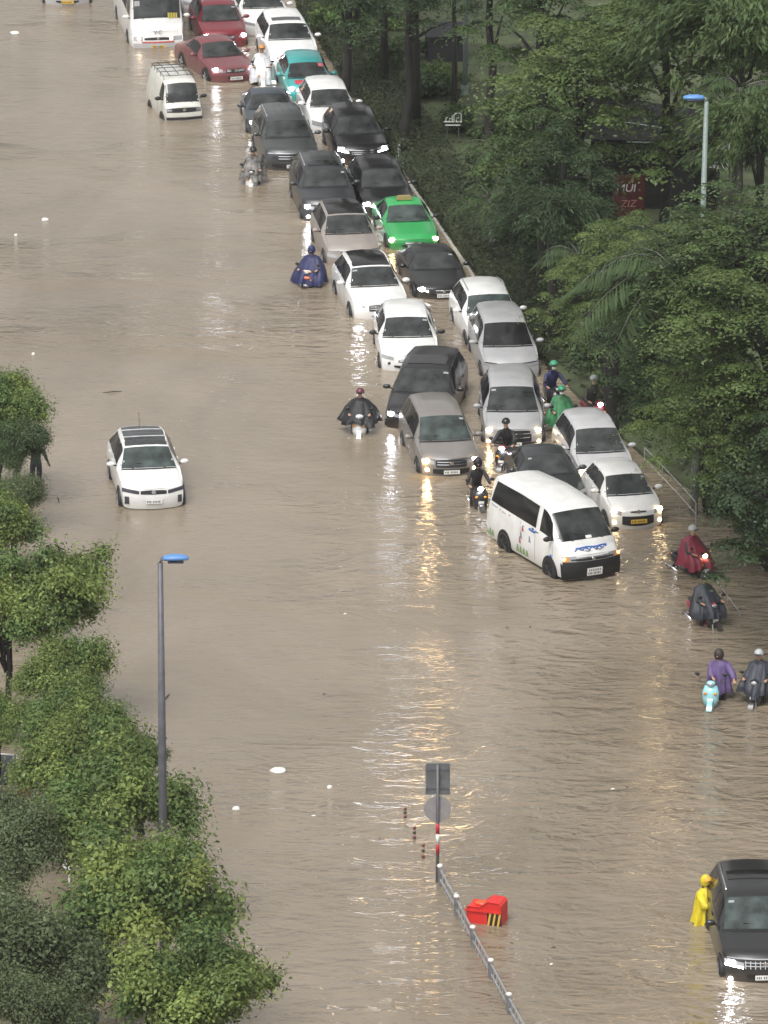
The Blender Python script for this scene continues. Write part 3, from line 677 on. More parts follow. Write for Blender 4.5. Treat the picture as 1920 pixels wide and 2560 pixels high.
POSES = {
 'ride': skeleton((-.25, 0, .84), (-.12, 0, 1.24), (-.02, 0, 1.56), ((.42, .30, 1.03), (.42, -.30, 1.03)), ((.22, .21, .72), (.22, -.21, .72)), ((.12, .20, .34), (.12, -.20, .34)), ((.12, .33, 1.02), (.12, -.33, 1.02))),
 'push': skeleton((0, 0, .90), (.10, 0, 1.30), (.20, 0, 1.60), ((.40, .52, 1.02), (.45, -.05, 1.04)), ((.14, .12, .50), (-.10, -.11, .48)), ((.10, .12, .06), (-.30, -.12, .08)), ((.18, .40, 1.10), (.24, -.20, 1.06))),
 'reach': skeleton((0, 0, .92), (.03, 0, 1.34), (.07, 0, 1.66), ((.46, .14, 1.24), (.44, -.12, 1.16)), ((.05, .11, .50), (.0, -.11, .50)), ((.02, .12, .06), (-.04, -.12, .06)), ((.20, .26, 1.18), (.18, -.24, 1.14))),
 'stand': skeleton((0, 0, .92), (.0, 0, 1.34), (.03, 0, 1.66), ((.20, .44, 1.06), (.16, -.38, .86)), ((.04, .10, .50), (.02, -.10, .50)), ((.02, .11, .06), (-.02, -.11, .06)), ((.02, .34, 1.10), (-.04, -.30, 1.08))),
}
BODIES = {k: skin_body('body', j, e, 'pelvis') for k, (j, e) in POSES.items()}
def person(pose, loc, rz, label, jacket, trousers, helmet=None, coat=None, hood=None, mask=None, hem=.55, wide=1.0, rainsuit=False, group=None, sink=0.0):
    me = BODIES[pose].copy(); J = POSES[pose][0]
    hx, hy, hz = J['skull'][:3]
    me.materials.clear()
    for m in (jacket, M_SKIN, trousers): me.materials.append(m)
    hands = [Vector(J['pal'][:3]), Vector(J['par'][:3])]
    for p in me.polygons:
        c = p.center
        if c.z > hz - .14 and (Vector(c) - Vector((hx, hy, hz))).length < .22: p.material_index = 1
        elif min((Vector(c) - h).length for h in hands) < .085: p.material_index = 1
        elif c.z < J['pelvis'][2] - .02 or (pose == 'ride' and c.z < .80): p.material_index = 2
    o = bpy.data.objects.new('person', me); C.objects.link(o); o.location = (loc[0], loc[1], -sink); o.rotation_euler = (0, 0, rz)
    tag(o, label, 'person', group)
    for sd in (1, -1): MB().ell((hx + .088, hy + sd * .034, hz - .01), (.010, .014, .010), 8, 5).build('eye', M_INK, o, smooth=True)
    if mask: MB().ell((hx + .045, hy, hz - .075), (.075, .075, .055), 10, 6).build('face_mask', mask, o, smooth=True)
    if helmet:
        hb = MB().ell((hx - .01, hy, hz + .02), (.148, .128, .135), 16, 8, -.15).build('helmet', helmet, o, smooth=True)
        MB().loft([[(hx + .10, hy - .10, hz + .045), (hx + .12, hy, hz + .05), (hx + .10, hy + .10, hz + .045)], [(hx + .17, hy - .08, hz + .03), (hx + .20, hy, hz + .03), (hx + .17, hy + .08, hz + .03)]], closed=False, caps=False).build('visor', M_BLACK, hb)
    if hood: MB().ell((hx - .03, hy, hz + .005), (.14, .135, .16), 14, 8, -.75).build('hood', hood, o, smooth=True)
    if coat:
        cx, cy, cz = J['chest'][:3]
        if pose == 'ride':
            prof = [(hx - .03, cz + .20, .085, .085), (cx, cz + .10, .17, .25), (cx + .08, cz - .10, .29, .34 * wide), (cx + .18, cz - .30, .42, .42 * wide), (cx + .24, (cz - .3 + hem) / 2, .50, .44 * wide), (cx + .24, hem, .53, .46 * wide)]
        else:
            prof = [(hx - .05, cz + .19, .085, .085), (cx, cz + .09, .17, .25), (cx + .01, cz - .15, .22, .28 * wide), (cx, cz - .45, .25, .30 * wide), (cx - .03, hem, .29, .34 * wide)]
        rr = random.Random(hash(label) % 1000 if False else len(label) * 7)
        ph = [rr.uniform(0, 6.28) for _ in range(3)]; rings = []
        n = 72
        fine = []
        for a_, b_ in zip(prof, prof[1:]):
            for k in range(3): fine.append(tuple(a_[i] + (b_[i] - a_[i]) * k / 3 for i in range(4)))
        fine.append(prof[-1])
        for i, (x, z, rx, ry) in enumerate(fine):
            f = i / (len(fine) - 1)
            ring = []
            for k in range(n):
                an = 2 * PI * k / n
                w_ = 1 + .13 * f * math.sin(5 * an + ph[0]) + .09 * f * math.sin(11 * an + ph[1] + 2 * f) + .03 * math.sin(3 * an + 6 * f) + .045 * f * math.sin(19 * an + ph[2] + 3 * f)
                ring.append((x + rx * w_ * math.cos(an), cy + ry * w_ * math.sin(an), z + .05 * f * math.sin(4 * an + ph[2])))
            rings.append(ring)
        MB().loft(rings, caps=False).build('raincoat', coat, o, smooth=True)
        if pose != 'ride':
            for s_, tg in ((1, 'l'), (-1, 'r')):
                MB().tube([J['sh' + tg][:3], J['el' + tg][:3], J['wr' + tg][:3]], [.115, .095, .075], 10).build('sleeve', coat, o, smooth=True)
    return o

# ------------------------------------------------------------------ motor scooters
def scooter(loc, a, label, shell, accent=None, lit=None, sink=.34, lean=0.0, basket=False):
    fwd = Vector((math.sin(R(a)), -math.cos(R(a)), 0)); accent = accent or shell
    t = thing('motor_scooter', label, 'motorbike', (loc[0], loc[1], -sink), math.atan2(fwd.y, fwd.x), 'motorbikes pushing through the water')
    for x in (.62, -.62):
        wo = MB().torus((x, 0, .27), .215, .055, 'y', 22, 8).build('wheel', M_RUBBER, t, smooth=True)
        rm = MB().tube([(x, -.04, .27), (x, .04, .27)], .05, 10)
        for k in range(5):
            an = 2 * PI * k / 5; rm.tube([(x, 0, .27), (x + .18 * math.cos(an), 0, .27 + .18 * math.sin(an))], .018, 4)
        rm.build('rim', M_ALLOY, wo)
    def sect(x, z0, z1, hw): return [(x, hw * math.cos(q) * (1 if abs(math.sin(q)) < .9 else .8), (z0 + z1) / 2 + (z1 - z0) / 2 * math.sin(q)) for q in [2 * PI * k / 12 for k in range(12)]]
    MB().loft([sect(-.95, .62, .74, .05), sect(-.80, .50, .80, .13), sect(-.50, .36, .80, .17), sect(-.15, .30, .76, .15), sect(0.0, .28, .48, .15), sect(.30, .28, .42, .15)]).build('rear_body', shell, t, smooth=True)
    MB().loft([sect(-.85, .79, .86, .10), sect(-.55, .78, .90, .15), sect(-.20, .76, .86, .14), sect(.0, .74, .80, .09)]).build('seat', M_BLACK, t, smooth=True)
    # leg shield: a bowed upright shell
    rings = []
    for z, x, hw in ((.36, .40, .16), (.55, .42, .22), (.75, .38, .23), (.92, .32, .16)):
        rings.append([(x + .16 * math.cos(q), hw * math.sin(q), z) for q in [-1.5 + 3.0 * k / 8 for k in range(9)]] + [(x + .06 * math.cos(q), hw * .9 * math.sin(q), z) for q in [1.5 - 3.0 * k / 8 for k in range(9)]])
    MB().loft(rings).build('leg_shield', accent, t, smooth=True)
    MB().loft([[(.62 + .30 * math.cos(q), y, .27 + .30 * math.sin(q)) for q in [.35 + 2.1 * k / 8 for k in range(9)]] for y in (-.07, -.04, .04, .07)], closed=False, caps=False).build('front_fender', accent, t, smooth=True)
    MB().tube([(.62, .075, .27), (.46, .06, .70)], .025, 6).build('fork', M_STEEL, t); MB().tube([(.62, -.075, .27), (.46, -.06, .70)], .025, 6).build('fork', M_STEEL, t)
    MB().loft([sect(.30, .94, 1.02, .10), sect(.40, .90, 1.06, .13), sect(.50, .92, 1.03, .08)]).build('handlebar_cowl', shell, t, smooth=True)
    MB().tube([(.36, -.36, 1.02), (.38, -.12, 1.0), (.38, .12, 1.0), (.36, .36, 1.02)], .018, 6).build('handlebar', M_BLACK, t)
    for sd in (1, -1):
        mo = MB().ell((.36, sd * .36, 1.22), (.03, .07, .05), 10, 6).build('mirror', M_BLACK, t, smooth=True)
        MB().tube([(.37, sd * .26, 1.02), (.36, sd * .35, 1.20)], .008, 5).build('mirror_stem', M_BLACK, mo)
        MB().ell((.535, sd * .13, .74), (.03, .05, .035), 10, 6).build('indicator', M_AMBER, t, smooth=True)
    ho = MB().ell((.51, 0, .98), (.035, .085, .055), 12, 6).build('headlight', M_LENS if not lit else lit, t, smooth=True)
    MB().ell((-.95, 0, .70), (.03, .08, .035), 10, 6).build('tail_light', mat('tail_lens', (.45, .02, .02), .2), t, smooth=True)
    MB().tube([(-.95, -.16, .42), (-.45, -.17, .34)], [.055, .045], 10).build('exhaust', M_CHROME, t, smooth=True)
    MB().box((.60, 0, .58), (.012, .16, .10)).build('front_badge', M_PLATE, t)
    return t
def ride(px, a, blabel, plabel, shell, coat=None, accent=None, lit=None, sink=.36, **kw):
    p = P(*px); scooter(p, a, blabel, shell, accent, lit, sink)
    fwd = Vector((math.sin(R(a)), -math.cos(R(a)), 0))
    return person('ride', (p.x, p.y), math.atan2(fwd.y, fwd.x), plabel, kw.pop('jacket', M_DARK), kw.pop('trousers', M_DARK), coat=coat, sink=sink - .02, group='riders in the flood', **kw)
cloth = lambda n, c, noise=.35, rough=.55: mat(n, c, rough, noise=noise, nscale=5.0, bump=.03)
NAVY = cloth('poncho_navy', (.022, .026, .095)); BLACKC = cloth('poncho_black', (.012, .012, .014)); REDC = cloth('poncho_red', (.20, .018, .040)); GREENC = cloth('poncho_green', (.035, .17, .065))
PURP = cloth('poncho_purple', (.12, .08, .20)); YEL = cloth('rain_yellow', (.62, .50, .02), .2); SLATE = cloth('poncho_slate', (.028, .032, .045)); SILVC = cloth('raincoat_silver', (.62, .63, .66), .3)
CAMO = cloth('cape_patterned', (.16, .15, .14), .9); WHT_SH = paint('shell_white', (.70, .71, .70)); BLK_SH = paint('shell_black', (.015, .015, .017)); RED_SH = paint('shell_red', (.25, .02, .03)); SKY_SH = paint('shell_sky_blue', (.30, .60, .66))
H_BLACK = mat('helmet_black', (.015, .015, .016), .2); H_GREEN = mat('helmet_green', (.04, .28, .15), .2); H_GREY = mat('helmet_grey', (.40, .42, .42), .2); H_ORANGE = mat('helmet_orange', (.55, .24, .05), .3); H_RED = mat('helmet_maroon', (.12, .03, .05), .25)
ride((547, 392), -6, 'black and white scooter under the patterned cape', 'person in a patterned grey cape riding beside the dark grey off-roader', BLK_SH, CAMO, accent=WHT_SH, helmet=H_BLACK, hem=.72, sink=.54)
o = ride((672, 612), -16, 'dark scooter hidden under a navy poncho', 'person in a navy poncho with orange print riding beside the brownish silver car', BLK_SH, NAVY, hood=NAVY, hem=.58, wide=1.15, sink=.50)
M_PRINT = mat('orange_print', (.62, .17, .08), .6); M_PRINT2 = mat('cream_print', (.75, .55, .42), .6)
for z, m in ((.98, M_PRINT2), (.80, M_PRINT)): MB().ell((.56 if z < .9 else .44, -.02, z), (.05, .17, .055), 12, 6).build('poncho_print', m, o, smooth=True)
ride((778, 930), -3, 'white fronted scooter under a wide black poncho', 'person in a wide black poncho and dark red helmet beside the charcoal people carrier', WHT_SH, BLACKC, accent=WHT_SH, helmet=H_RED, hem=.74, wide=1.3, sink=.44)
ride((1092, 1002), -14, 'red motorbike with white lamp squeezed beside the dark grey saloon', 'person in black jacket and cap riding in front of the silver people carrier', RED_SH, None, accent=BLK_SH, lit=M_LITW, jacket=BLACKC, helmet=H_BLACK)
ride((1032, 1090), 9, 'black motorbike with bright lamp behind the white minibus', 'person in black hooded coat riding just behind the white minibus', BLK_SH, None, lit=M_LITWS, jacket=BLACKC, hood=BLACKC)
ride((1196, 875), 14, 'black scooter farther up the gap by the hedge', 'person in dark blue jacket and green helmet, upper of the two green helmets', BLK_SH, None, jacket=NAVY, helmet=H_GREEN, mask=M_WHITE, trousers=BLACKC)
ride((1213, 930), 8, 'black scooter under a green poncho behind the compact silver car', 'person in green poncho and green helmet behind the compact silver car', BLK_SH, GREENC, helmet=H_GREEN, mask=M_WHITE, hem=.60)
ride((1283, 925), 20, 'red and white motorbike standing on the verge beside the compact silver car', 'person in olive coat on the verge behind the compact silver car', RED_SH, None, accent=RED_SH, lit=M_LITW, jacket=cloth('coat_olive', (.05, .05, .035)), helmet=H_GREY, sink=.1)
ride((1497, 1238), 38, 'black motorbike with lit lamp and big front wheel under a red poncho', 'person in dark red poncho and grey helmet riding past the railing', BLK_SH, REDC, lit=M_LITG, helmet=H_GREY, hem=.60)
ride((1523, 1345), 26, 'dark motorbike in front of the red poncho rider', 'person in slate poncho riding in front of the red poncho rider', RED_SH, SLATE, accent=BLK_SH, helmet=H_BLACK, hem=.62)
p = P(1538, 1516); scooter(p, -8, 'sky blue scooter being pushed through the water', SKY_SH, BLK_SH if False else SKY_SH)
person('push', (p.x + .24, p.y + .40), R(-112), 'person in a purple poncho pushing the sky blue scooter', M_DARK, M_DARK, coat=PURP, hood=mat('dark_hair', (.03, .022, .02), .6), hem=.60, sink=.40)
ride((1637, 1512), -16, 'black scooter with silver stripes at the right edge', 'person in black coat and grey helmet riding at the right edge', BLK_SH, SLATE, accent=BLK_SH, helmet=H_GREY, hem=.62)
ride((566, 178), 4, 'scooter with pale lamp between the maroon saloon and the hedge file', 'person in silver white raincoat and orange helmet beside the maroon saloon', WHT_SH, SILVC, lit=M_LITG, helmet=H_ORANGE, hem=.45)
p = P(1520, 1990)
o = person('reach', (p.x, p.y), R(-38), 'person in a yellow raincoat standing waist deep beside the black people carrier', YEL, YEL, coat=YEL, hood=YEL, helmet=mat('rain_orange', (.62, .36, .03), .5), mask=BLACKC, hem=.66, sink=.66)
p = P(78, 1034)
person('stand', (p.x, p.y), R(95), 'person in dark green shirt wading beside the trees on the left', cloth('shirt_green', (.035, .05, .035)), cloth('trousers_navy', (.02, .025, .035)), helmet=None, sink=.45)

# ------------------------------------------------------------------ vegetation
def leaf_mat(name):
    m, n, l, b = new_mat(name)
    at = n.new('ShaderNodeAttribute'); at.attribute_name = 'tint'
    l.new(at.outputs['Color'], b.inputs['Base Color']); b.inputs['Roughness'].default_value = 0.42; b.inputs['Specular IOR Level'].default_value = 0.22
    tr = n.new('ShaderNodeBsdfTranslucent'); mx = n.new('ShaderNodeMixShader'); mx.inputs[0].default_value = 0.36
    l.new(at.outputs['Color'], tr.inputs['Color']); l.new(b.outputs[0], mx.inputs[1]); l.new(tr.outputs[0], mx.inputs[2])
    l.new(mx.outputs[0], n['Material Output'].inputs['Surface'])
    return m
M_LEAF = leaf_mat('leaves')
M_BARK = mat('wet_bark', (.016, .014, .012), .7, noise=.5, nscale=3, bump=.03)
M_BARK2 = mat('grey_bark', (.10, .095, .085), .7, noise=.4, nscale=3, bump=.03)
def unit(a): return a / np.maximum(np.linalg.norm(a, axis=1, keepdims=True), 1e-9)
def leaf_mesh(name, pos, nrm, size, tint, aspect=.55, along=None):
    """many small leaves: one bent diamond each"""
    n = len(pos)
    rnd = rng.normal(size=(n, 3)) if along is None else along
    t = unit(rnd - nrm * np.sum(rnd * nrm, axis=1, keepdims=True)); q = np.cross(nrm, t)
    s = size[:, None]
    v = np.stack([pos - t * s * .5, pos + q * s * aspect * .5 + nrm * s * .08, pos + t * s * .5 - nrm * s * .10, pos - q * s * aspect * .5 + nrm * s * .08], axis=1).reshape(-1, 3)
    me = bpy.data.meshes.new(name)
    me.vertices.add(4 * n); me.vertices.foreach_set('co', v.astype(np.float32).ravel())
    me.loops.add(4 * n); me.loops.foreach_set('vertex_index', np.arange(4 * n, dtype=np.int32))
    me.polygons.add(n); me.polygons.foreach_set('loop_start', np.arange(0, 4 * n, 4, dtype=np.int32)); me.polygons.foreach_set('loop_total', np.full(n, 4, dtype=np.int32))
    me.update()
    at = me.attributes.new('tint', 'FLOAT_COLOR', 'POINT')
    c = np.ones((4 * n, 4), dtype=np.float32); c[:, :3] = np.repeat(tint, 4, axis=0); at.data.foreach_set('color', c.ravel())
    me.materials.append(M_LEAF)
    return me
def clump_leaves(centres, radii, flat, n_each, size, base, young, drop=0.0, young_share=.25, spread=.5):
    P_, N_, S_, T_ = [], [], [], []
    for c, r in zip(centres, radii):
        n = int(n_each * (r / np.mean(radii)) ** 2)
        d = unit(rng.normal(size=(n, 3))); rad = np.minimum(np.abs(rng.normal(0, .50, (n, 1))) + .30 * rng.random((n, 1)), 1.2)
        off = d * rad * r; off[:, 2] *= flat
        off[:, 2] -= drop * (off[:, 0] ** 2 + off[:, 1] ** 2) / max(r, .1)
        P_.append(c + off)
        nn = d.copy(); nn[:, 2] = np.abs(nn[:, 2]) * .6 + .75; N_.append(unit(nn + rng.normal(size=(n, 3)) * spread))
        S_.append(size * rng.uniform(.65, 1.35, n))
        k = rng.uniform(.72, 1.22); br = rng.uniform(0, 1) ** 1.5
        mixv = np.clip(young_share * 1.6 * br + rng.normal(0, .12, n), 0, 1)[:, None]
        T_.append((np.array(base) * (1 - mixv) + np.array(young) * mixv) * k * rng.uniform(.75, 1.25, (n, 1)))
    return np.concatenate(P_), np.concatenate(N_), np.concatenate(S_), np.clip(np.concatenate(T_), 0, 1)
def limbs(b, base, top, targets, r0, r1, wob=.12):
    base, top = Vector(base), Vector(top)
    pts = [base.lerp(top, k / 5) + Vector((random.uniform(-wob, wob), random.uniform(-wob, wob), 0)) * (1 if 0 < k < 5 else 0) for k in range(6)]
    b.tube(pts, [r0 + (r1 - r0) * k / 5 for k in range(6)], 9)
    for t in targets:
        t = Vector(t); s_ = base.lerp(top, random.uniform(.55, 1.0)); m = s_.lerp(t, .5) + Vector((0, 0, .15 * (t - s_).length * .5))
        b.tube([s_, m, t], [r1 * .75, r1 * .45, r1 * .12], 6)
def round_crown(name, rad, nclump, n_each, size, base, young, squash=.82, cl=(.20, .38), young_share=.3, lobes=6):
    """several uneven boughs, each a cluster of leaf clumps, with loose sprays sticking out"""
    lb = []
    for i in range(lobes):
        an = 2 * PI * (i + rng.uniform(-.3, .3)) / lobes; q = rng.uniform(.25, .62) * rad
        lb.append((np.array([q * math.cos(an), q * math.sin(an), rng.uniform(-.38, .42) * rad]), rng.uniform(.40, .58) * rad))
    lb.append((np.array([0, 0, .35 * rad]), .5 * rad))
    cs, rs_ = [], []
    for i in range(nclump):
        c0, r0 = lb[i % len(lb)]
        d = rng.normal(size=3); d /= np.linalg.norm(d)
        if d[2] < -.5: d[2] *= -.5
        cs.append((c0 + d * r0 * rng.uniform(.3, 1.0)) * np.array([1, 1, squash])); rs_.append(rad * rng.uniform(*cl))
    p, n, s, t = clump_leaves(np.array(cs), np.array(rs_), .78, n_each, size, base, young, young_share=young_share)
    sp_ = []                                             # sprays
    for i in range(nclump):
        c0 = cs[i]; d = unit((c0 + rng.normal(0, .25, 3) * rad)[None])[0]; d[2] += .25
        for k in range(9): sp_.append(c0 + d * rad * (.13 + .027 * k) + rng.normal(0, .02, 3) * rad)
    sp_ = np.array(sp_); nn = rng.normal(size=sp_.shape) * .6; nn[:, 2] += .8
    p = np.concatenate([p, sp_]); n = np.concatenate([n, unit(nn)]); s = np.concatenate([s, size * rng.uniform(.6, 1.3, len(sp_))])
    t = np.concatenate([t, np.array(young) * rng.uniform(.6, 1.1, (len(sp_), 1))])
    me = leaf_mesh(name, p, n, s * rng.uniform(.7, 1.25, len(s)), t); return me, cs
def tier_crown(name, rad, tiers, n_each, size, base, young, height, cl=(.17, .33), flat=.17, drop=.60, young_share=.35):
    """umbrella tree: flat drooping sprays in storeys"""
    cs, rs_ = [], []
    for k in range(tiers):
        f = k / max(tiers - 1, 1); z = height * (f - .5); rr = rad * (1.0 - .55 * f ** 1.4)
        m = int(7 + 9 * (rr / rad))
        for i in range(m):
            an = 2 * PI * (i + rng.uniform(-.35, .35)) / m; q = rr * rng.uniform(.35, .95)
            cs.append(np.array([q * math.cos(an), q * math.sin(an), z + rng.uniform(-.3, .3) - .12 * q])); rs_.append(rad * rng.uniform(*cl))
    p, n, s, t = clump_leaves(np.array(cs), np.array(rs_), flat, n_each, size, base, young, drop=drop, young_share=young_share, spread=.35)
    return leaf_mesh(name, p, n, s, t, .5), cs
def feather_crown(name, rad, nbr, n_each, size, base, young, height, droop=.9):
    """long hanging sprays (bamboo, willow like)"""
    P_, N_, S_, T_, A_ = [], [], [], [], []
    ends = []
    for i in range(nbr):
        an = rng.uniform(0, 2 * PI); ln = rad * rng.uniform(.6, 1.1); z0 = height * rng.uniform(-.2, .5)
        u = rng.random(n_each) ** .7; x = u * ln
        z = z0 + .55 * x * 1.0 - droop * x ** 2 / rad * .9
        wdt = .10 * rad * (1 - .5 * u)
        p = np.stack([x * math.cos(an) + rng.normal(0, 1, n_each) * wdt, x * math.sin(an) + rng.normal(0, 1, n_each) * wdt, z + rng.normal(0, 1, n_each) * wdt * .6], 1)
        P_.append(p); nn = rng.normal(size=(n_each, 3)) * .6; nn[:, 2] += .8; N_.append(unit(nn)); S_.append(size * rng.uniform(.7, 1.4, n_each))
        al = np.stack([np.full(n_each, math.cos(an)), np.full(n_each, math.sin(an)), -.2 - u * 1.4], 1) + rng.normal(0, .35, (n_each, 3)); A_.append(al)
        mixv = np.clip(.4 * rng.random() + rng.normal(0, .12, n_each), 0, 1)[:, None]; k = rng.uniform(.75, 1.25)
        T_.append((np.array(base) * (1 - mixv) + np.array(young) * mixv) * k)
        ends.append((p[-1] * .4))
    return leaf_mesh(name, np.concatenate(P_), np.concatenate(N_), np.concatenate(S_), np.clip(np.concatenate(T_), 0, 1), .22, np.concatenate(A_)), ends
OLD = (.102, .168, .056); YNG = (.235, .292, .086); DRK = (.046, .074, .036); OLV = (.135, .172, .086); YL2 = (.132, .178, .058); GRN = (.072, .116, .046)
ROUND = [round_crown('crown', 1.0, 64, 720, .054, OLD, YNG, young_share=.5), round_crown('crown', 1.0, 68, 700, .055, (.112,.178,.060), (.248, .302, .088), young_share=.75, lobes=7), round_crown('crown', 1.0, 56, 800, .046, (.060,.088,.042), OLD), round_crown('crown', 1.0, 60, 900, .042, OLV, (.105, .125, .060), lobes=5),
         round_crown('crown', 1.0, 66, 700, .054, OLD, (.232, .286, .084), young_share=.7, lobes=5), round_crown('crown', 1.0, 64, 700, .056, (.112,.178,.060), YNG, young_share=.6, lobes=8)]
BRT = (.104, .154, .052)
TIER = [tier_crown('crown', 1.0, 5, 300, .040, GRN, YL2, 1.05), tier_crown('crown', 1.0, 4, 320, .042, BRT, (.180, .228, .070), .85), tier_crown('crown', 1.0, 5, 290, .040, DRK, GRN, 1.0), tier_crown('crown', 1.0, 4, 300, .042, GRN, BRT, .95), tier_crown('crown', 1.0, 5, 300, .040, BRT, YL2, 1.1)]
FEA = [feather_crown('crown', 1.0, 60, 190, .085, GRN, YL2, .9), feather_crown('crown', 1.0, 52, 190, .085, DRK, GRN, .8)]
BUSH = [round_crown('foliage', 1.0, 20, 200, .12, OLD, YL2, .7), round_crown('foliage', 1.0, 18, 200, .13, DRK, OLD, .7), round_crown('foliage', 1.0, 16, 210, .15, GRN, YL2, .65)]
def tree(kind, px, zc, rad, label, cat='tree', name='tree', sq=1.0, group=None, bark=None, lean=(0, 0), base_z=0.0, trunk=True, rz=None, tr=.16):
    me, cs = kind
    c = P(px[0], px[1], zc)
    t = thing(name, label, cat, (c.x - lean[0], c.y - lean[1], base_z), 0, group)
    o = bpy.data.objects.new('crown', me); C.objects.link(o); o.parent = t
    o.location = (lean[0], lean[1], zc - base_z); o.scale = (rad, rad, rad * sq); r_ = random.uniform(0, 6.28) if rz is None else rz; o.rotation_euler = (0, 0, r_)
    if trunk:
        b_ = MB(); cs_ = random.sample(list(cs), min(9, len(cs))); tg = []
        for q in cs_:
            x, y = q[0] * math.cos(r_) - q[1] * math.sin(r_), q[0] * math.sin(r_) + q[1] * math.cos(r_)
            tg.append((lean[0] + x * rad * .8, lean[1] + y * rad * .8, zc - base_z + q[2] * rad * sq * .9))
        limbs(b_, (0, 0, -.5), (lean[0], lean[1], zc - base_z + .1 * rad), tg, tr, tr * .55)
        b_.build('trunk', bark or M_BARK, t, smooth=True)
    return t
def palm(px, zc, rad, label, nf=15, lean=0.0):
    c = P(px[0], px[1], zc)
    t = thing('palm_tree', label, 'palm', (c.x, c.y, 0), 0, 'palms in the park')
    b_ = MB(); b_.tube([(lean, 0, -.3), (lean * .8 + .06, .02, zc * .4), (lean * .35, 0, zc * .75), (0, 0, zc)], [.15, .11, .10, .09], 9); b_.build('trunk', M_BARK2, t, smooth=True)
    P_, N_, A_, S_, T_ = [], [], [], [], []
    sb = MB()
    for i in range(nf):
        an = 2 * PI * i / nf + rng.uniform(-.2, .2); el = rng.uniform(.15, 1.1); ln = rad * rng.uniform(.8, 1.1); k = rng.uniform(.75, 1.3)
        u = np.linspace(.1, 1, 30); x = u * ln * math.cos(el * .8); z = zc + u * ln * math.sin(el) - 1.05 * u ** 2.2 * ln * .75
        rach = np.stack([x * math.cos(an), x * math.sin(an), z], 1)
        sb.tube([tuple(r) for r in rach[::6]], [.02, .018, .014, .010, .006][:len(rach[::6])], 4)
        side = np.array([-math.sin(an), math.cos(an), 0])
        for s_ in (-1, 1):
            L_ = ln * .30 * np.sin(np.pi * np.clip(u * .9 + .12, 0, 1)) ** .7
            d = unit(s_ * side[None] * 1.0 + np.array([math.cos(an), math.sin(an), 0])[None] * .55 + np.array([0, 0, -.75])[None] + rng.normal(0, .08, (30, 3)))
            P_.append(rach + d * L_[:, None] * .5); A_.append(d); nn = np.cross(d, np.array([math.cos(an), math.sin(an), -.3])); N_.append(unit(nn + rng.normal(0, .1, (30, 3)))); S_.append(L_)
            T_.append(np.tile(np.array((.062, .098, .040)) * k, (30, 1)) * rng.uniform(.8, 1.3, (30, 1)))
    me = leaf_mesh('fronds', np.concatenate(P_), np.concatenate(N_), np.concatenate(S_), np.concatenate(T_), .10, np.concatenate(A_))
    o = bpy.data.objects.new('fronds', me); C.objects.link(o); o.parent = t
    sb.build('frond_stems', M_BARK2, o)
    return t
# trees along the left kerb, from far to near
LG = 'street trees along the left kerb'
for kind, px, zc, rd, lab in (
    (0, (0, 872), 3.08, 1.44, 'leafy tree at the left edge above the wading person, farthest of the row'),
    (2, (38, 965), 2.57, 1.07, 'dark green tree in front of the wading person'),
    (3, (36, 1085), 2.22, 1.25, 'small dull green tree just below the wading person'),
    (1, (-18, 1150), 3.26, 1.48, 'yellow green tree at the left edge below the small dull one'),
    (5, (108, 1300), 3.59, 1.81, 'large bright tree reaching farthest toward the stranded car'),
    (1, (10, 1330), 3.26, 1.75, 'bright tree at the left edge touching the large bright one'),
    (4, (140, 1455), 2.73, 1.34, 'bright tree tucked under the large bright tree'),
    (0, (-5, 1560), 2.57, 0.97, 'thin tree at the left edge with dark trunk in the water'),
    (0, (150, 1560), 2.91, 1.39, 'mid green tree beneath the bright tucked tree'),
    (4, (170, 1650), 2.91, 1.68, 'mid green tree with bare dark trunk beside the red box'),
    (2, (300, 1635), 2.06, 0.78, 'small dark sapling standing just left of the lamp post'),
    (3, (8, 1850), 2.91, 1.64, 'olive tree at the left edge beside the white rail'),
    (0, (235, 1750), 3.08, 2.01, 'broad tree wrapping the foot of the lamp post'),
    (3, (30, 2060), 3.08, 2.32, 'big olive tree filling the lower left corner'),
    (3, (60, 2190), 2.57, 1.55, 'low olive tree at the bottom left corner'),
    (1, (322, 1950), 3.42, 2.18, 'broad bright tree in front of the lamp post foot'),
    (5, (415, 2155), 3.42, 1.94, 'fresh green tree at the bottom edge, nearest of the row'),
    (2, (185, 2080), 2.22, 1.29, 'dark low tree between the olive tree and the nearest one')):
    tree(ROUND[kind], px, zc, rd, lab, group=LG, sq=1.05, tr=.11)
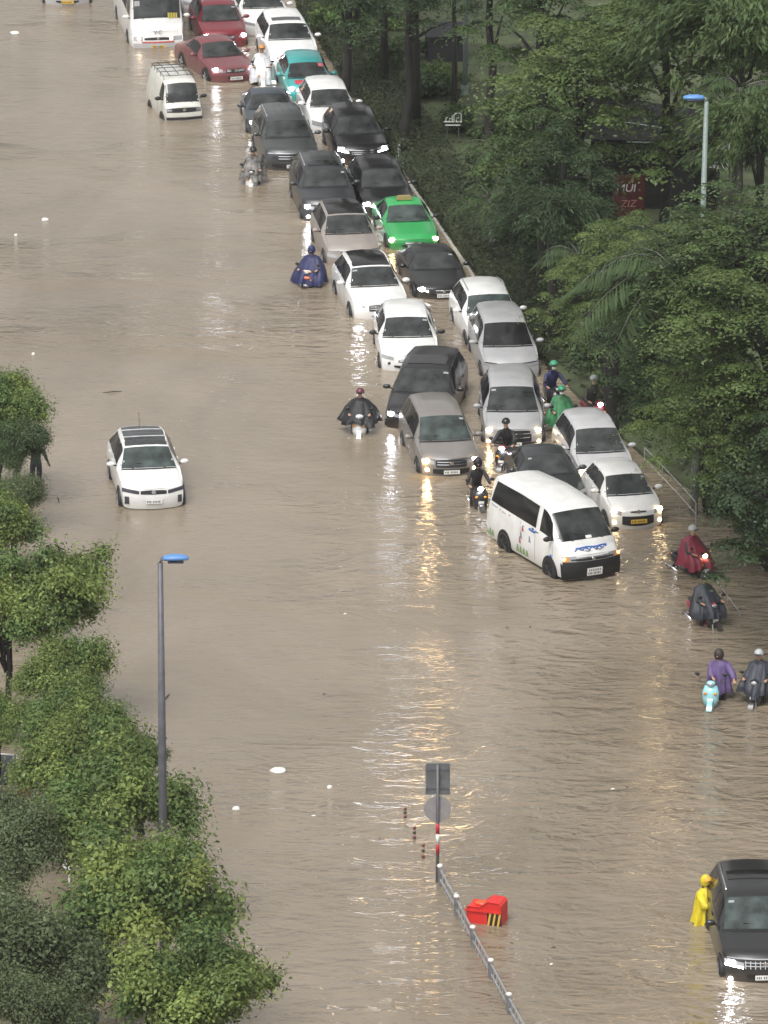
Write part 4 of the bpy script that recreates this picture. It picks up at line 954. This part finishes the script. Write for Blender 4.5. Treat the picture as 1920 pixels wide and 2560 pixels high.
# the park on the right
PG = 'trees of the park on the right'
for kind, px, zc, rd, sq, ln, lab in (
    (TIER[4], (1255, 175), 7.0, 4.0, .72, (0, 0), 'wide layered tree with pale drooping tiers in the middle of the park'),
    (TIER[1], (1440, 40), 8.5, 4.6, .75, (0, 0), 'bright layered tree at the top of the park'),
    (FEA[0], (1600, 70), 9.0, 4.2, .8, (0, 0), 'feathery tree in the upper right corner'),
    (TIER[3], (1165, 335), 5.0, 2.6, .9, (0, 0), 'shaded layered tree beneath the wide pale one'),
    (TIER[2], (1215, 370), 5.0, 2.3, .9, (0, 0), 'layered tree left of the shop pavilion'),
    (FEA[0], (1645, 290), 7.0, 2.6, .9, (0, 0), 'feathery tree right of the blue lamp head'),
    (TIER[0], (1590, 505), 10.6, 3.3, .55, (-6, 3), 'pale layered tree hiding the lamp post below its top'),
    (TIER[1], (1325, 535), 5.6, 2.0, .8, (0, 0), 'small bright layered tree just beneath the red sign'),
    (TIER[1], (1430, 545), 7.5, 2.2, .7, (-1.5, 1), 'bright layered tree left of the hidden lamp post'),
    (FEA[1], (1190, 480), 4.0, 2.4, .8, (0, 0), 'dark feathery tree beside the green taxi'),
    (TIER[4], (1620, 690), 9.2, 3.2, .62, (-3.2, 0), 'layered tree at the right edge in front of the lamp post'),
    (TIER[2], (1450, 690), 6.5, 2.7, .9, (-3, 3), 'dark tree behind the big palm'),
    (FEA[0], (1525, 640), 9.0, 1.9, .8, (-3, 0), 'feathery spray of a tree across the lamp post'),
    (TIER[1], (1518, 846), 6.2, 2.15, .8, (-3.6, 3), 'light green tree hanging over the railing'),
    (TIER[1], (1560, 900), 6.4, 1.9, .9, (-4.2, 2), 'yellow green tree hanging beside the lamp post'),
    (TIER[4], (1640, 860), 7.0, 2.6, .8, (-3, 1), 'light green tree at the right edge over the flooded path'),
    (TIER[2], (1650, 975), 3.6, 2.0, 1.0, (-1.8, 1), 'dark tree beside the flooded path at the right edge'),
    (TIER[2], (1740, 1000), 6.0, 3.0, 1.0, (-1.0, 0), 'dark tree cut by the right edge, added to shade the flooded path'),  # mostly out of view; added for its shade and dark reflection on the path
    (FEA[1], (1060, -30), 7.0, 2.0, 1.0, (0, 0), 'dark feathery tree at the top left of the park'),
    (TIER[3], (1170, 5), 7.5, 3.0, .8, (0, 0), 'pale tree at the top beside the green pole'),
    (TIER[2], (880, -60), 6.5, 2.8, .8, (0, 0), 'dark tree whose trunk rises behind the last white car'),
    (ROUND[2], (750, -40), 4.5, 2.4, .8, (0, 0), 'dark round tree at the top edge by the queue'),
    (TIER[1], (1275, 640), 4.4, 1.8, .9, (-.8, 0), 'small tree leaning toward the white car with curved roof')):
    tree(kind, px, zc, rd, lab, group=PG, sq=sq, lean=ln, bark=M_BARK, tr=.19)
for px, zc, rd, lab in (((1465, 590), 9.2, 3.5, 'big palm with long drooping fronds in the middle of the park'), ((1390, 640), 8.4, 2.9, 'second palm with drooping fronds left of the big one'), ((1075, 320), 2.4, 1.7, 'low palm beneath the white ornament'),
    ((1060, 430), 2.2, 1.6, 'small palm near the green taxi'), ((1255, 560), 3.4, 1.9, 'palm left of the two drooping palms'), ((1590, 340), 5.5, 2.2, 'palm right of the white awning'), ((1600, 190), 8.0, 2.4, 'palm at the right edge above the lamp head')):
    palm(px, zc, rd, lab, lean=(3.8 if zc > 9 else 5.6) if zc > 8.2 else 0.0)
# bare trunks of tall trees whose crowns stand above the picture
for u, v, vt_, r_, lab in ((773, 85, -300, .13, 'dark trunk behind the last white car, leftmost of the tall trunks'), (832, 185, -300, .14, 'dark trunk near the teal taxi, second of the tall trunks'), (900, 285, -250, .16, 'thick dark trunk right of the white hatchback, third of the tall trunks')):
    b0 = P(u, v, .2); t = thing('tall_tree', lab, 'tree', b0, 0, 'tall trees beside the queue')
    MB().tube([(0, 0, -.2), (-.05, 0, 3), (-.1, .1, 6), (-.12, .1, 9)], [r_ * 1.15, r_, r_ * .9, r_ * .7], 10).build('trunk', M_BARK, t, smooth=True)
    me, cs = TIER[2]; o = bpy.data.objects.new('crown', me); C.objects.link(o); o.parent = t; o.location = (0, 0, 10); o.scale = (3.2, 3.2, 3.0); o.rotation_euler = (0, 0, u)
# shrubs of the border beside the road
SG = 'shrubs along the park border'
bw = [(700, 60), (735, 35), (770, 105), (800, 60), (845, 130), (810, 150), (870, 200), (850, 215), (915, 285), (1010, 395), (985, 400), (1040, 450), (1075, 480), (1040, 515), (1100, 540), (1150, 600), (1110, 590), (1180, 660), (1150, 660), (1215, 720), (1180, 740), (1255, 760), (1220, 790), (1300, 830), (1270, 850), (1340, 890), (1400, 930), (1370, 905), (1420, 880), (1330, 800), (1240, 660), (1100, 400), (1060, 370), (1570, 1030), (1600, 1090), (1645, 1130), (1640, 1195), (1580, 1010), (1020, 300), (1120, 280), (1160, 460), (1290, 700), (1360, 760), (1420, 800)]
words_ = ['bright', 'dark', 'glossy', 'dense', 'loose', 'low', 'rounded', 'olive']
for i, (u, v) in enumerate(bw):
    r_ = random.uniform(.75, 1.25) * (1.15 if i > 32 else 1.0); me, cs = BUSH[i % 3]
    b0 = P(u + (78 if u < 1420 and v > 150 else 24), v, .25)
    near = 'the last white cars' if v < 120 else 'the teal taxi' if v < 230 else 'the glossy black car' if v < 370 else 'the green taxi' if v < 520 else 'the black saloon' if v < 640 else 'the white car with curved roof' if v < 760 else 'the silver people carriers' if v < 880 else 'the compact silver car' if v < 1000 else 'the flooded path'
    t = thing('shrub', f'{words_[i % 8]} leafy shrub on the park border across from {near}', 'shrub', b0, 0, SG)
    o = bpy.data.objects.new('foliage', me); C.objects.link(o); o.parent = t; o.location = (0, 0, r_ * .45); o.scale = (r_ * 1.15, r_ * 1.15, r_); o.rotation_euler = (0, 0, i * 1.3)
# clipped hedge along the queue
hp, hn = [], []
for i in range(1, 10):
    a_, b_ = edge[i], edge[i + 1]
    for k in range(int((b_ - a_).length * 380)):
        q = a_.lerp(b_, random.random()); y_ = random.uniform(0, 2.0); hgt = .62 + .10 * math.sin(q.y * .9) + .06 * math.sin(q.y * 2.7 + y_)
        if y_ < .55: x_, z_, n_ = -.02 + random.uniform(0, .08), .02 + hgt * y_ / .55, (-1, -.3, .5)
        else: x_, z_, n_ = .02 + (y_ - .55) * 1.25, .10 + hgt + random.gauss(0, .03), (0, -.1, 1)
        hp.append((q.x + x_, q.y, z_)); hn.append(n_)
hp = np.array(hp); hn = unit(np.array(hn) + rng.normal(size=hp.shape) * .45)
me = leaf_mesh('hedge', hp, hn, rng.uniform(.08, .17, len(hp)), np.array((.046, .060, .030)) * rng.uniform(.65, 1.25, (len(hp), 1)), .5)
ho = bpy.data.objects.new('hedge', me); C.objects.link(ho); tag(ho, 'long clipped dull green hedge running beside the right file of cars', 'hedge')
# low ground cover that nobody could count
pts_ = []
for i in range(len(edge) - 1):
    a_, b_ = edge[i], edge[i + 1]
    for k in range(int((b_ - a_).length * 95)):
        q = a_.lerp(b_, random.random()); pts_.append((q.x + .35 + abs(random.gauss(0, 1.0)) * 2.4, q.y, .16 + random.random() * .16))
pts_ = np.array(pts_); nn = rng.normal(size=pts_.shape) * .55; nn[:, 2] = 1
kk = rng.uniform(.6, 1.25, (len(pts_), 1))
go = bpy.data.objects.new('ground_cover', leaf_mesh('ground_cover', pts_, unit(nn), rng.uniform(.10, .26, len(pts_)), np.array((.042, .058, .026)) * kk, .4)); C.objects.link(go); go['kind'] = 'stuff'

# ------------------------------------------------------------------ street furniture
M_POST = mat('post_grey', (.10, .10, .115), .45, noise=.2); M_POSTG = mat('post_green_grey', (.20, .25, .23), .5, noise=.2)
M_BLUE = mat('lamp_blue', (.10, .24, .52), .35)
def street_lamp(px, h, label, dirx, ln, m, tilt=0.0):
    b0 = P(*px); t = thing('street_lamp', label, 'street lamp', b0, 0, 'street lamps')
    MB().tube([(0, 0, -.5), (tilt * .5, 0, h * .5), (tilt, 0, h - .1)], [.115, .095, .062], 12).build('pole', m, t, smooth=True)
    MB().tube([(tilt, 0, h - .12), (tilt + dirx * .03, 0, h - .02), (tilt + dirx * .12, 0, h)], .05, 8).build('bracket', m, t, smooth=True)
    rings = []
    for k, (f, hw, z0, z1) in enumerate(((0, .06, -.05, .05), (.06, .11, -.07, .09), (.35, .15, -.08, .13), (.75, .14, -.07, .12), (.95, .09, -.05, .07), (1, .04, -.02, .03))):
        x = tilt + dirx * (.06 + ln * f)
        rings.append([(x, hw * math.cos(q), h + .75 * ((z0 + z1) / 2 + (z1 - z0) / 2 * math.sin(q))) for q in [2 * PI * j / 12 for j in range(12)]])
    MB().loft(rings).build('lamp_head', M_BLUE, t, smooth=True)
    MB().box((tilt + dirx * (.06 + ln * .5), 0, h - .085), (ln * .6, .20, .03)).build('lens', M_LENSD, t)
street_lamp((355, 2078), 9.94, 'grey street lamp with blue head among the trees on the left', 1, .60, M_POST)
street_lamp((1498, 1112), 12.25, 'green grey street lamp with blue head rising from the park trees', -1, .60, M_POSTG, tilt=.20)
b0 = P(1004, 205, .3); t = thing('tall_pole', 'pale green pole at the top beside the lawn', 'pole', b0)
MB().tube([(0, 0, -.2), (.05, 0, 5), (.08, 0, 11)], [.10, .085, .07], 10).build('shaft', M_POSTG, t, smooth=True); MB().tube([(0, 0, -.2), (0, 0, .35)], .15, 10).build('foot', M_POSTG, t)
b0 = P(980, 268, .3); t = thing('thin_tree', 'thin black trunk behind the white ornament', 'tree', b0, 0, 'tall trees beside the queue')
MB().tube([(0, 0, -.2), (.03, 0, 2), (.0, 0, 4.6)], [.13, .10, .07], 8).build('trunk', M_BARK, t, smooth=True)
me, cs = ROUND[2]; o = bpy.data.objects.new('crown', me); C.objects.link(o); o.parent = t; o.location = (0, 0, 5.4); o.scale = (1.4, 1.4, 1.0)

# white ornament of letter shapes on a double rail
b0 = P(978, 300, .3); t = thing('park_ornament', 'small white ornament of letter shapes on two rails beside the thin black trunk', 'ornament', b0)
for z in (.52, .64): MB().box((0, -.1, z), (.62 if z > .6 else .52, .05, .035)).build('rail', M_WHITE, t)
for xs_, lb in ((((-.24, .23), (-.24, .36), (-.18, .37)), 'letter'), (((-.13, .23), (-.11, .34), (-.05, .33)), 'letter'), (((-.02, .23), (-.02, .42), (.04, .46), (.04, .26)), 'letter'), (((.12, .24), (.12, .37), (.17, .33), (.21, .38)), 'letter'), (((.04, .46), (.10, .52), (.29, .53), (.29, .23)), 'frame')):
    MB().tube([(x, -.1, z + .42) for x, z in xs_], .018, 5).build(lb, M_WHITE, t)
for x in (-.2, .2): MB().box((x, -.08, .2), (.03, .03, .80)).build('leg', M_POST, t)

# dark shed on the lawn
b0 = P(962, 128, .3); t = thing('park_shed', 'small dark shed behind the lawn at the top', 'shed', b0, R(8))
MB().box((0, 0, .45), (1.35, 1.1, 1.1)).build('wall', mat('shed_wall', (.014, .014, .017), .7), t); MB().loft([[(-.8, -.7, 1.0), (.8, -.7, 1.0), (.8, .7, 1.0), (-.8, .7, 1.0)], [(-.7, 0, 1.4), (.7, 0, 1.4), (.7, .06, 1.4), (-.7, .06, 1.4)]]).build('roof', mat('shed_roof', (.02, .02, .025), .5), t)

# shop pavilion in the shade, red sign board, white awning
b0 = P(1410, 455, .3); t = thing('shop_pavilion', 'dark shop pavilion in the shade behind the red sign', 'shop', b0, R(-6))
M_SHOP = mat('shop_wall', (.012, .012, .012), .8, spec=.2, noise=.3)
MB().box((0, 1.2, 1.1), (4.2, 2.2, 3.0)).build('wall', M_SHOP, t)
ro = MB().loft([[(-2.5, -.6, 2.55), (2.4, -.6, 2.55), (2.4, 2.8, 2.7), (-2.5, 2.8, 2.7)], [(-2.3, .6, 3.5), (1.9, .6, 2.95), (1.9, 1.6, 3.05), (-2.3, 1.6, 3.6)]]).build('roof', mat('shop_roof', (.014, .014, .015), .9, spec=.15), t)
MB().tube([(-1.7, -.1, 3.12), (-.6, -.05, 2.99), (.75, -.05, 2.80)], .018, 5).build('roof_edge', M_POSTG, ro)
MB().box((-.1, -.63, 2.50), (1.5, .03, .03)).build('gutter', M_POSTG, t)
text_mesh('shop_lettering', 'J D ▸ I·F  I r', .18, M_WHITE, t, (-.35, -.12, 2.05), (R(90), 0, 0))
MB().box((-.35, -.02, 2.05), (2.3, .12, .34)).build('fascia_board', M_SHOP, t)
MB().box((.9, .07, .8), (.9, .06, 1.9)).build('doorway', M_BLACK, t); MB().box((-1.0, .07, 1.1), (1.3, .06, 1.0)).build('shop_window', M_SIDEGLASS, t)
b0 = P(1357, 500, .3); t = thing('red_sign_board', 'dark red sign board with pale lettering half hidden by trees', 'sign', b0, R(4))
MB().box((0, 0, 1.15), (1.05, .07, 1.55)).build('board', mat('board_red', (.095, .014, .013), .5, noise=.2), t)
for x in (-.4, .4): MB().box((x, .06, .2), (.06, .05, 1.2)).build('post', M_POST, t)
text_mesh('sign_lettering', 'MUI', .38, M_WHITE, t, (-.10, -.04, 1.48), (R(90), 0, 0), shear=.15); text_mesh('sign_lettering', 'ZIZ', .34, mat('lettering_pink', (.50, .22, .20), .5), t, (-.02, -.04, .95), (R(90), 0, 0), shear=.2)
b0 = P(1543, 452, .3); t = thing('shop_awning', 'white awning right of the green grey lamp post', 'awning', b0, R(-8))
MB().loft([[(-.45, -.5, 1.72), (.50, -.5, 1.66), (.50, .5, 2.1), (-.45, .5, 2.15)], [(-.45, -.5, 1.76), (.50, -.5, 1.70), (.50, .5, 2.14), (-.45, .5, 2.19)]]).build('canvas', mat('awning_white', (.66, .66, .68), .5), t)
for x in (-.40, .46): MB().box((x, .4, .85), (.05, .05, 2.4)).build('post', M_POST, t)
for k in range(7): MB().box((-.40 + .14 * k, -.515, 1.63 - .008 * k), (.10, .02, .13)).build('valance', mat('awning_white', 0), t)

# kerb of the right carriageway edge (its top just breaks the water)
M_KERB = mat('kerb_stone', (.40, .39, .35), .35, noise=.3)  # light concrete, its pale tone also standing in for the headlights' shine
kp = [P(u - 4, v + 4) for u, v in ((886, 390), (896, 404), (942, 470), (1020, 584), (1040, 618))]
b = MB(); vs = []
for q in kp: vs += [(q.x - .05, q.y, -.3), (q.x - .05, q.y, .04), (q.x + .05, q.y, .05), (q.x + .05, q.y, -.3)]
b.add(vs, [(i * 4 + j, i * 4 + j + 1, i * 4 + j + 5, i * 4 + j + 4) for i in range(len(kp) - 1) for j in range(3)])
k_ = b.build('kerb', M_KERB); k_['kind'] = 'structure'

def railing(pts, label, h, m, posts_r=.022, group=None, name='railing', rails=(1.0, .45), cap=None, pw=None, bars=0):
    t = thing(name, label, 'railing', pts[0], 0, group); o_ = Vector(pts[0])
    for k, p_ in enumerate(pts):
        q = Vector(p_) - o_
        if pw:
            d = (Vector(pts[min(k + 1, len(pts) - 1)]) - Vector(pts[max(k - 1, 0)])).normalized()
            po = MB().box((q.x, q.y, h * .35), (.09, .20, h * 1.3), math.atan2(d.y, d.x) + PI / 2).build('post', pw, t)
        else: po = MB().tube([q + Vector((0, 0, -.5)), q + Vector((0, 0, h))], posts_r, 7).build('post', m, t)
        if cap: MB().ell((q.x, q.y, h * 1.0 + .03), (.075, .075, .05), 10, 6).build('post_cap', cap, po, smooth=True)
    for f in rails:
        for a_, b_ in zip(pts, pts[1:]):
            MB().tube([Vector(a_) - o_ + Vector((0, 0, h * f)), Vector(b_) - o_ + Vector((0, 0, h * f))], posts_r, 6).build('rail', m, t)
    for a_, b_ in zip(pts, pts[1:]):
        for k in range(1, bars + 1):
            q = Vector(a_).lerp(Vector(b_), k / (bars + 1)) - o_
            MB().tube([q + Vector((0, 0, -.3)), q + Vector((0, 0, h * rails[0]))], posts_r * .55, 5).build('bar', m, t)
    return t
mp = [P(950, 1908), P(986, 1974), P(1021, 2041), P(1060, 2113), P(1099, 2187), P(1140, 2262)]
railing(mp, 'white and grey median railing running from the sign post to the bottom edge', .42, M_STEEL, .026, rails=(.88, .30), cap=M_WHITE, pw=mat('post_panel', (.19, .19, .195), .5, noise=.3), bars=5)
railing([P(1392, 1020), P(1430, 1060), P(1468, 1100), P(1503, 1140)], 'thin grey railing leaning along the flooded path under the trees', .75, M_STEEL, .016, rails=(1.0, .55))
railing([P(1548, 1262), P(1572, 1296), P(1598, 1330)], 'sunken railing end behind the slate poncho rider', .10, M_STEEL, .016, rails=(1.0,))

# traffic sign seen from behind
b0 = P(945, 1905); t = thing('traffic_sign', 'traffic sign seen from behind on a red and white banded post', 'traffic sign', b0)
h = 3.0
MB().tube([(0, 0, -.4), (0, 0, h)], .040, 12).build('post', M_POST, t, smooth=True)
for z0, m in ((.72, mat('band_red', (.42, .02, .04), .4)), (.98, M_WHITE), (1.24, mat('band_red', 0))):
    MB().tube([(0, 0, z0), (0, 0, z0 + .26)], .045, 12).build('band', m, t, smooth=True)
M_BACK = mat('sign_back_dark', (.12, .13, .13), .5, noise=.25); M_BACK2 = mat('sign_back_grey', (.25, .24, .24), .5, noise=.15)
so_ = MB().box((.0, .07, h - .38), (.60, .03, .80)).build('square_plate', M_BACK, t)
for z in (h - .13, h - .60): MB().box((0, .045, z), (.54, .025, .05)).build('bracket', M_POST, so_)
MB().disc((0, .07, h - 1.15), .335, .03, 'y', 32).build('round_plate', M_BACK2, t)

# water filled plastic barrier
b0 = P(1052, 1990); t = thing('plastic_barrier', 'red plastic barrier with black and yellow stripes beside the median railing', 'barrier', b0, R(-18))
M_PRED = mat('barrier_red', (.62, .028, .024), .4, noise=.12)
prof = [(-.44, -.45), (-.44, .40), (-.40, .44), (-.12, .44), (-.04, .50), (.10, .60), (.38, .58), (.44, .52), (.44, -.45)]
MB().loft([[(x, -.24, z) for x, z in prof], [(x * .97, -.27, z * .98) for x, z in prof], [(x * .97, .27, z * .98) for x, z in prof], [(x, .24, z) for x, z in prof]]).build('shell', M_PRED, t, smooth=True, angle=R(35))
MB().ell((-.12, .0, .46), (.20, .16, .05), 14, 5).build('lid', mat('barrier_orange', (.68, .09, .03), .4), t, smooth=True)
MB().box((-.02, -.268, .34), (.90, .03, .05)).build('lip', M_PRED, t)
st_ = MB().box((.26, -.262, .14), (.36, .012, .36)).build('stripe_panel', M_BLACK, t)
for k in range(3):
    x = .14 + .12 * k
    MB().add([(x - .06, -.270, -.03), (x - .01, -.270, -.03), (x + .05, -.270, .31), (x, -.270, .31)], [(0, 1, 2, 3)]).build('yellow_stripe', mat('stripe_yellow', (.60, .36, .06), .5), st_)

# flexible marker posts standing in a row
for i, (u, v, hh) in enumerate(((875, 1768, .30), (895, 1814, .36), (914, 1856, .42))):
    b0 = P(u, v); t = thing('marker_post', ('short red and brown marker post farthest from the traffic sign', 'red and brown marker post in the middle of its row', 'tallest red and brown marker post nearest the traffic sign')[i], 'marker post', b0, 0, 'marker posts in a row by the traffic sign')
    MB().tube([(0, 0, -.3), (0, 0, hh)], .035, 10).build('post', mat('marker_brown', (.30, .22, .18), .6), t, smooth=True)
    for k, z in enumerate((.88, .55, .2)):
        MB().tube([(0, 0, hh * z - .035), (0, 0, hh * z + .035)], .042, 10).build('band', mat('marker_red', (.16, .04, .035), .5) if k != 1 else mat('marker_dark', (.05, .035, .03), .5), t, smooth=True)

# floating rubbish
M_FOAM = mat('foam_white', (.74, .73, .68), .6)
for i, (u, v, r_, lab) in enumerate(((600, 1665, .22, 'largest piece of white foam floating left of the traffic sign'), (510, 1748, .11, 'small piece of white foam floating right of the left lamp post'), (712, 1702, .07, 'tiny scrap of white foam between the traffic sign and the large foam piece'),
    (97, 475, .15, 'piece of white foam floating alone far out on the left'), (35, 509, .07, 'tiny scrap of white foam near the left edge'), (32, 72, .19, 'white foam piece near the top left car'), (72, 766, .06, 'tiny white scrap above the left trees'), (835, 744, .05, 'tiny white scrap beside the white crossover'))):
    b0 = P(u, v); m_ = MB(); rr = random.Random(i); n = 11
    pr = [rr.uniform(.65, 1.1) for _ in range(n)]
    m_.loft([[(r_ * s_ * pr[k] * math.cos(2 * PI * k / n), r_ * 1.2 * s_ * pr[k] * math.sin(2 * PI * k / n), z + .02 * pr[k]) for k in range(n)] for s_, z in ((.9, -.03), (1, .0), (.8, .03), (.3, .05))])
    o = m_.build('floating_foam', M_FOAM, smooth=True); o.location = b0; tag(o, lab, 'foam', 'foam scraps on the water')
for i, (u, v, a_, lab) in enumerate(((243, 848, -.9, 'crooked twig floating above the stranded white car'), (128, 1080, .6, 'twig floating right of the wading person'), (362, 1508, .2, 'dark twig floating beside the left lamp post'))):
    b0 = P(u, v); o = MB().tube([(-.16, -.25, .0), (0, .05, .03), (.10, .28, .02)], [.012, .016, .008], 5).build('floating_twig', M_BARK); o.location = b0; o.rotation_euler = (0, 0, a_); tag(o, lab, 'twig')
rr = random.Random(3)
for i in range(16):
    b0 = P(rr.uniform(420, 1500), rr.uniform(1300, 2150)); o = MB().loft([[(-.06, 0, .0), (0, -.03, .012), (.07, 0, .0), (0, .035, .015)], [(-.05, 0, .01), (0, -.02, .02), (.06, 0, .01), (0, .025, .022)]]).build('floating_leaf', M_BARK if i % 3 else M_FOAM); o.location = b0; o.rotation_euler = (0, 0, i * 1.1)
    tag(o, 'dark leaf scrap drifting on the open water' if i % 3 else 'pale paper scrap drifting on the open water', 'litter', 'litter drifting on the open water')
b0 = P(1537, 1082, .3); o = MB().ell((0, 0, 0), (.16, .12, .09), 10, 6).build('plastic_bag', M_WHITE, smooth=True); o.location = b0; tag(o, 'crumpled pale plastic bag lying under the trees by the flooded path', 'bag')

# behind the left trees
b0 = P(12, 1740); t = thing('canvas_canopy', 'grey canvas canopy with white edge at the left edge', 'canopy', b0, R(6))
MB().loft([[(-.9, -.5, .75), (.32, -.5, .70), (.32, .9, .95), (-.9, .9, 1.10)], [(-.9, -.5, .79), (.32, -.5, .74), (.32, .9, .99), (-.9, .9, 1.14)]]).build('canvas', mat('canvas_grey', (.065, .07, .08), .75), t)
MB().tube([(-.9, .92, 1.15), (.34, .92, 1.0), (.36, -.52, .74)], .028, 6).build('white_edge', M_WHITE, t)
for x in (-.8, .25): MB().tube([(x, .8, -.4), (x, .8, 1.0)], .02, 6).build('pole', M_WHITE, t)
b0 = P(51, 1712); t = thing('red_box', 'red box standing behind the trees on the left', 'box', b0, R(12))
MB().box((0, 0, .12), (.26, .26, .78)).build('case', mat('box_red', (.42, .03, .05), .5), t); MB().box((0, 0, .53), (.30, .30, .05)).build('lid', mat('box_brown', (.22, .12, .07), .6), t)
railing([P(66, 1795), P(110, 1850), P(150, 1905)], 'low white railing behind the trees on the left', .40, M_WHITE, .03, rails=(1.0, .55))
b0 = P(178, 2238); t = thing('waste_bin', 'dark green waste bin at the bottom edge', 'bin', b0)
MB().loft([[(.34 * sx, .28 * sy, z) for sx, sy in ((-s_, -s_), (s_, -s_), (s_, s_), (-s_, s_))] for z, s_ in ((-.4, .8), (.45, 1.0))]).build('tub', mat('bin_green', (.02, .035, .032), .5), t); MB().box((0, 0, .50), (.78, .66, .08), 0, .85).build('lid', mat('bin_lid', (.06, .075, .07), .5), t)
for k in range(2):
    q0, q1 = ((250, 2150), (285, 2225)) if k == 0 else ((225, 2225), (275, 2165))
    o = MB().tube([P(*q0) + Vector((0, 0, .5)), P(*q1) + Vector((0, 0, .1))], .012, 5).build('fallen_cane', M_BARK2); tag(o, ('thin cane leaning down to the right beside the bin', 'thin cane crossing the other one beside the bin')[k], 'cane')

# ------------------------------------------------------------------ rain-filled air
m = bpy.data.materials.new('rain_haze'); m.use_nodes = True; n_ = m.node_tree.nodes; n_.clear()
vo = n_.new('ShaderNodeVolumePrincipled'); vo.inputs['Color'].default_value = (.90, .90, .88, 1); vo.inputs['Density'].default_value = 0.00018; vo.inputs['Anisotropy'].default_value = 0.2
om = n_.new('ShaderNodeOutputMaterial'); m.node_tree.links.new(vo.outputs[0], om.inputs['Volume'])
hz = MB().box((0, 420, 29.25), (640, 980, 61.5)).build('haze', m); hz['kind'] = 'stuff'
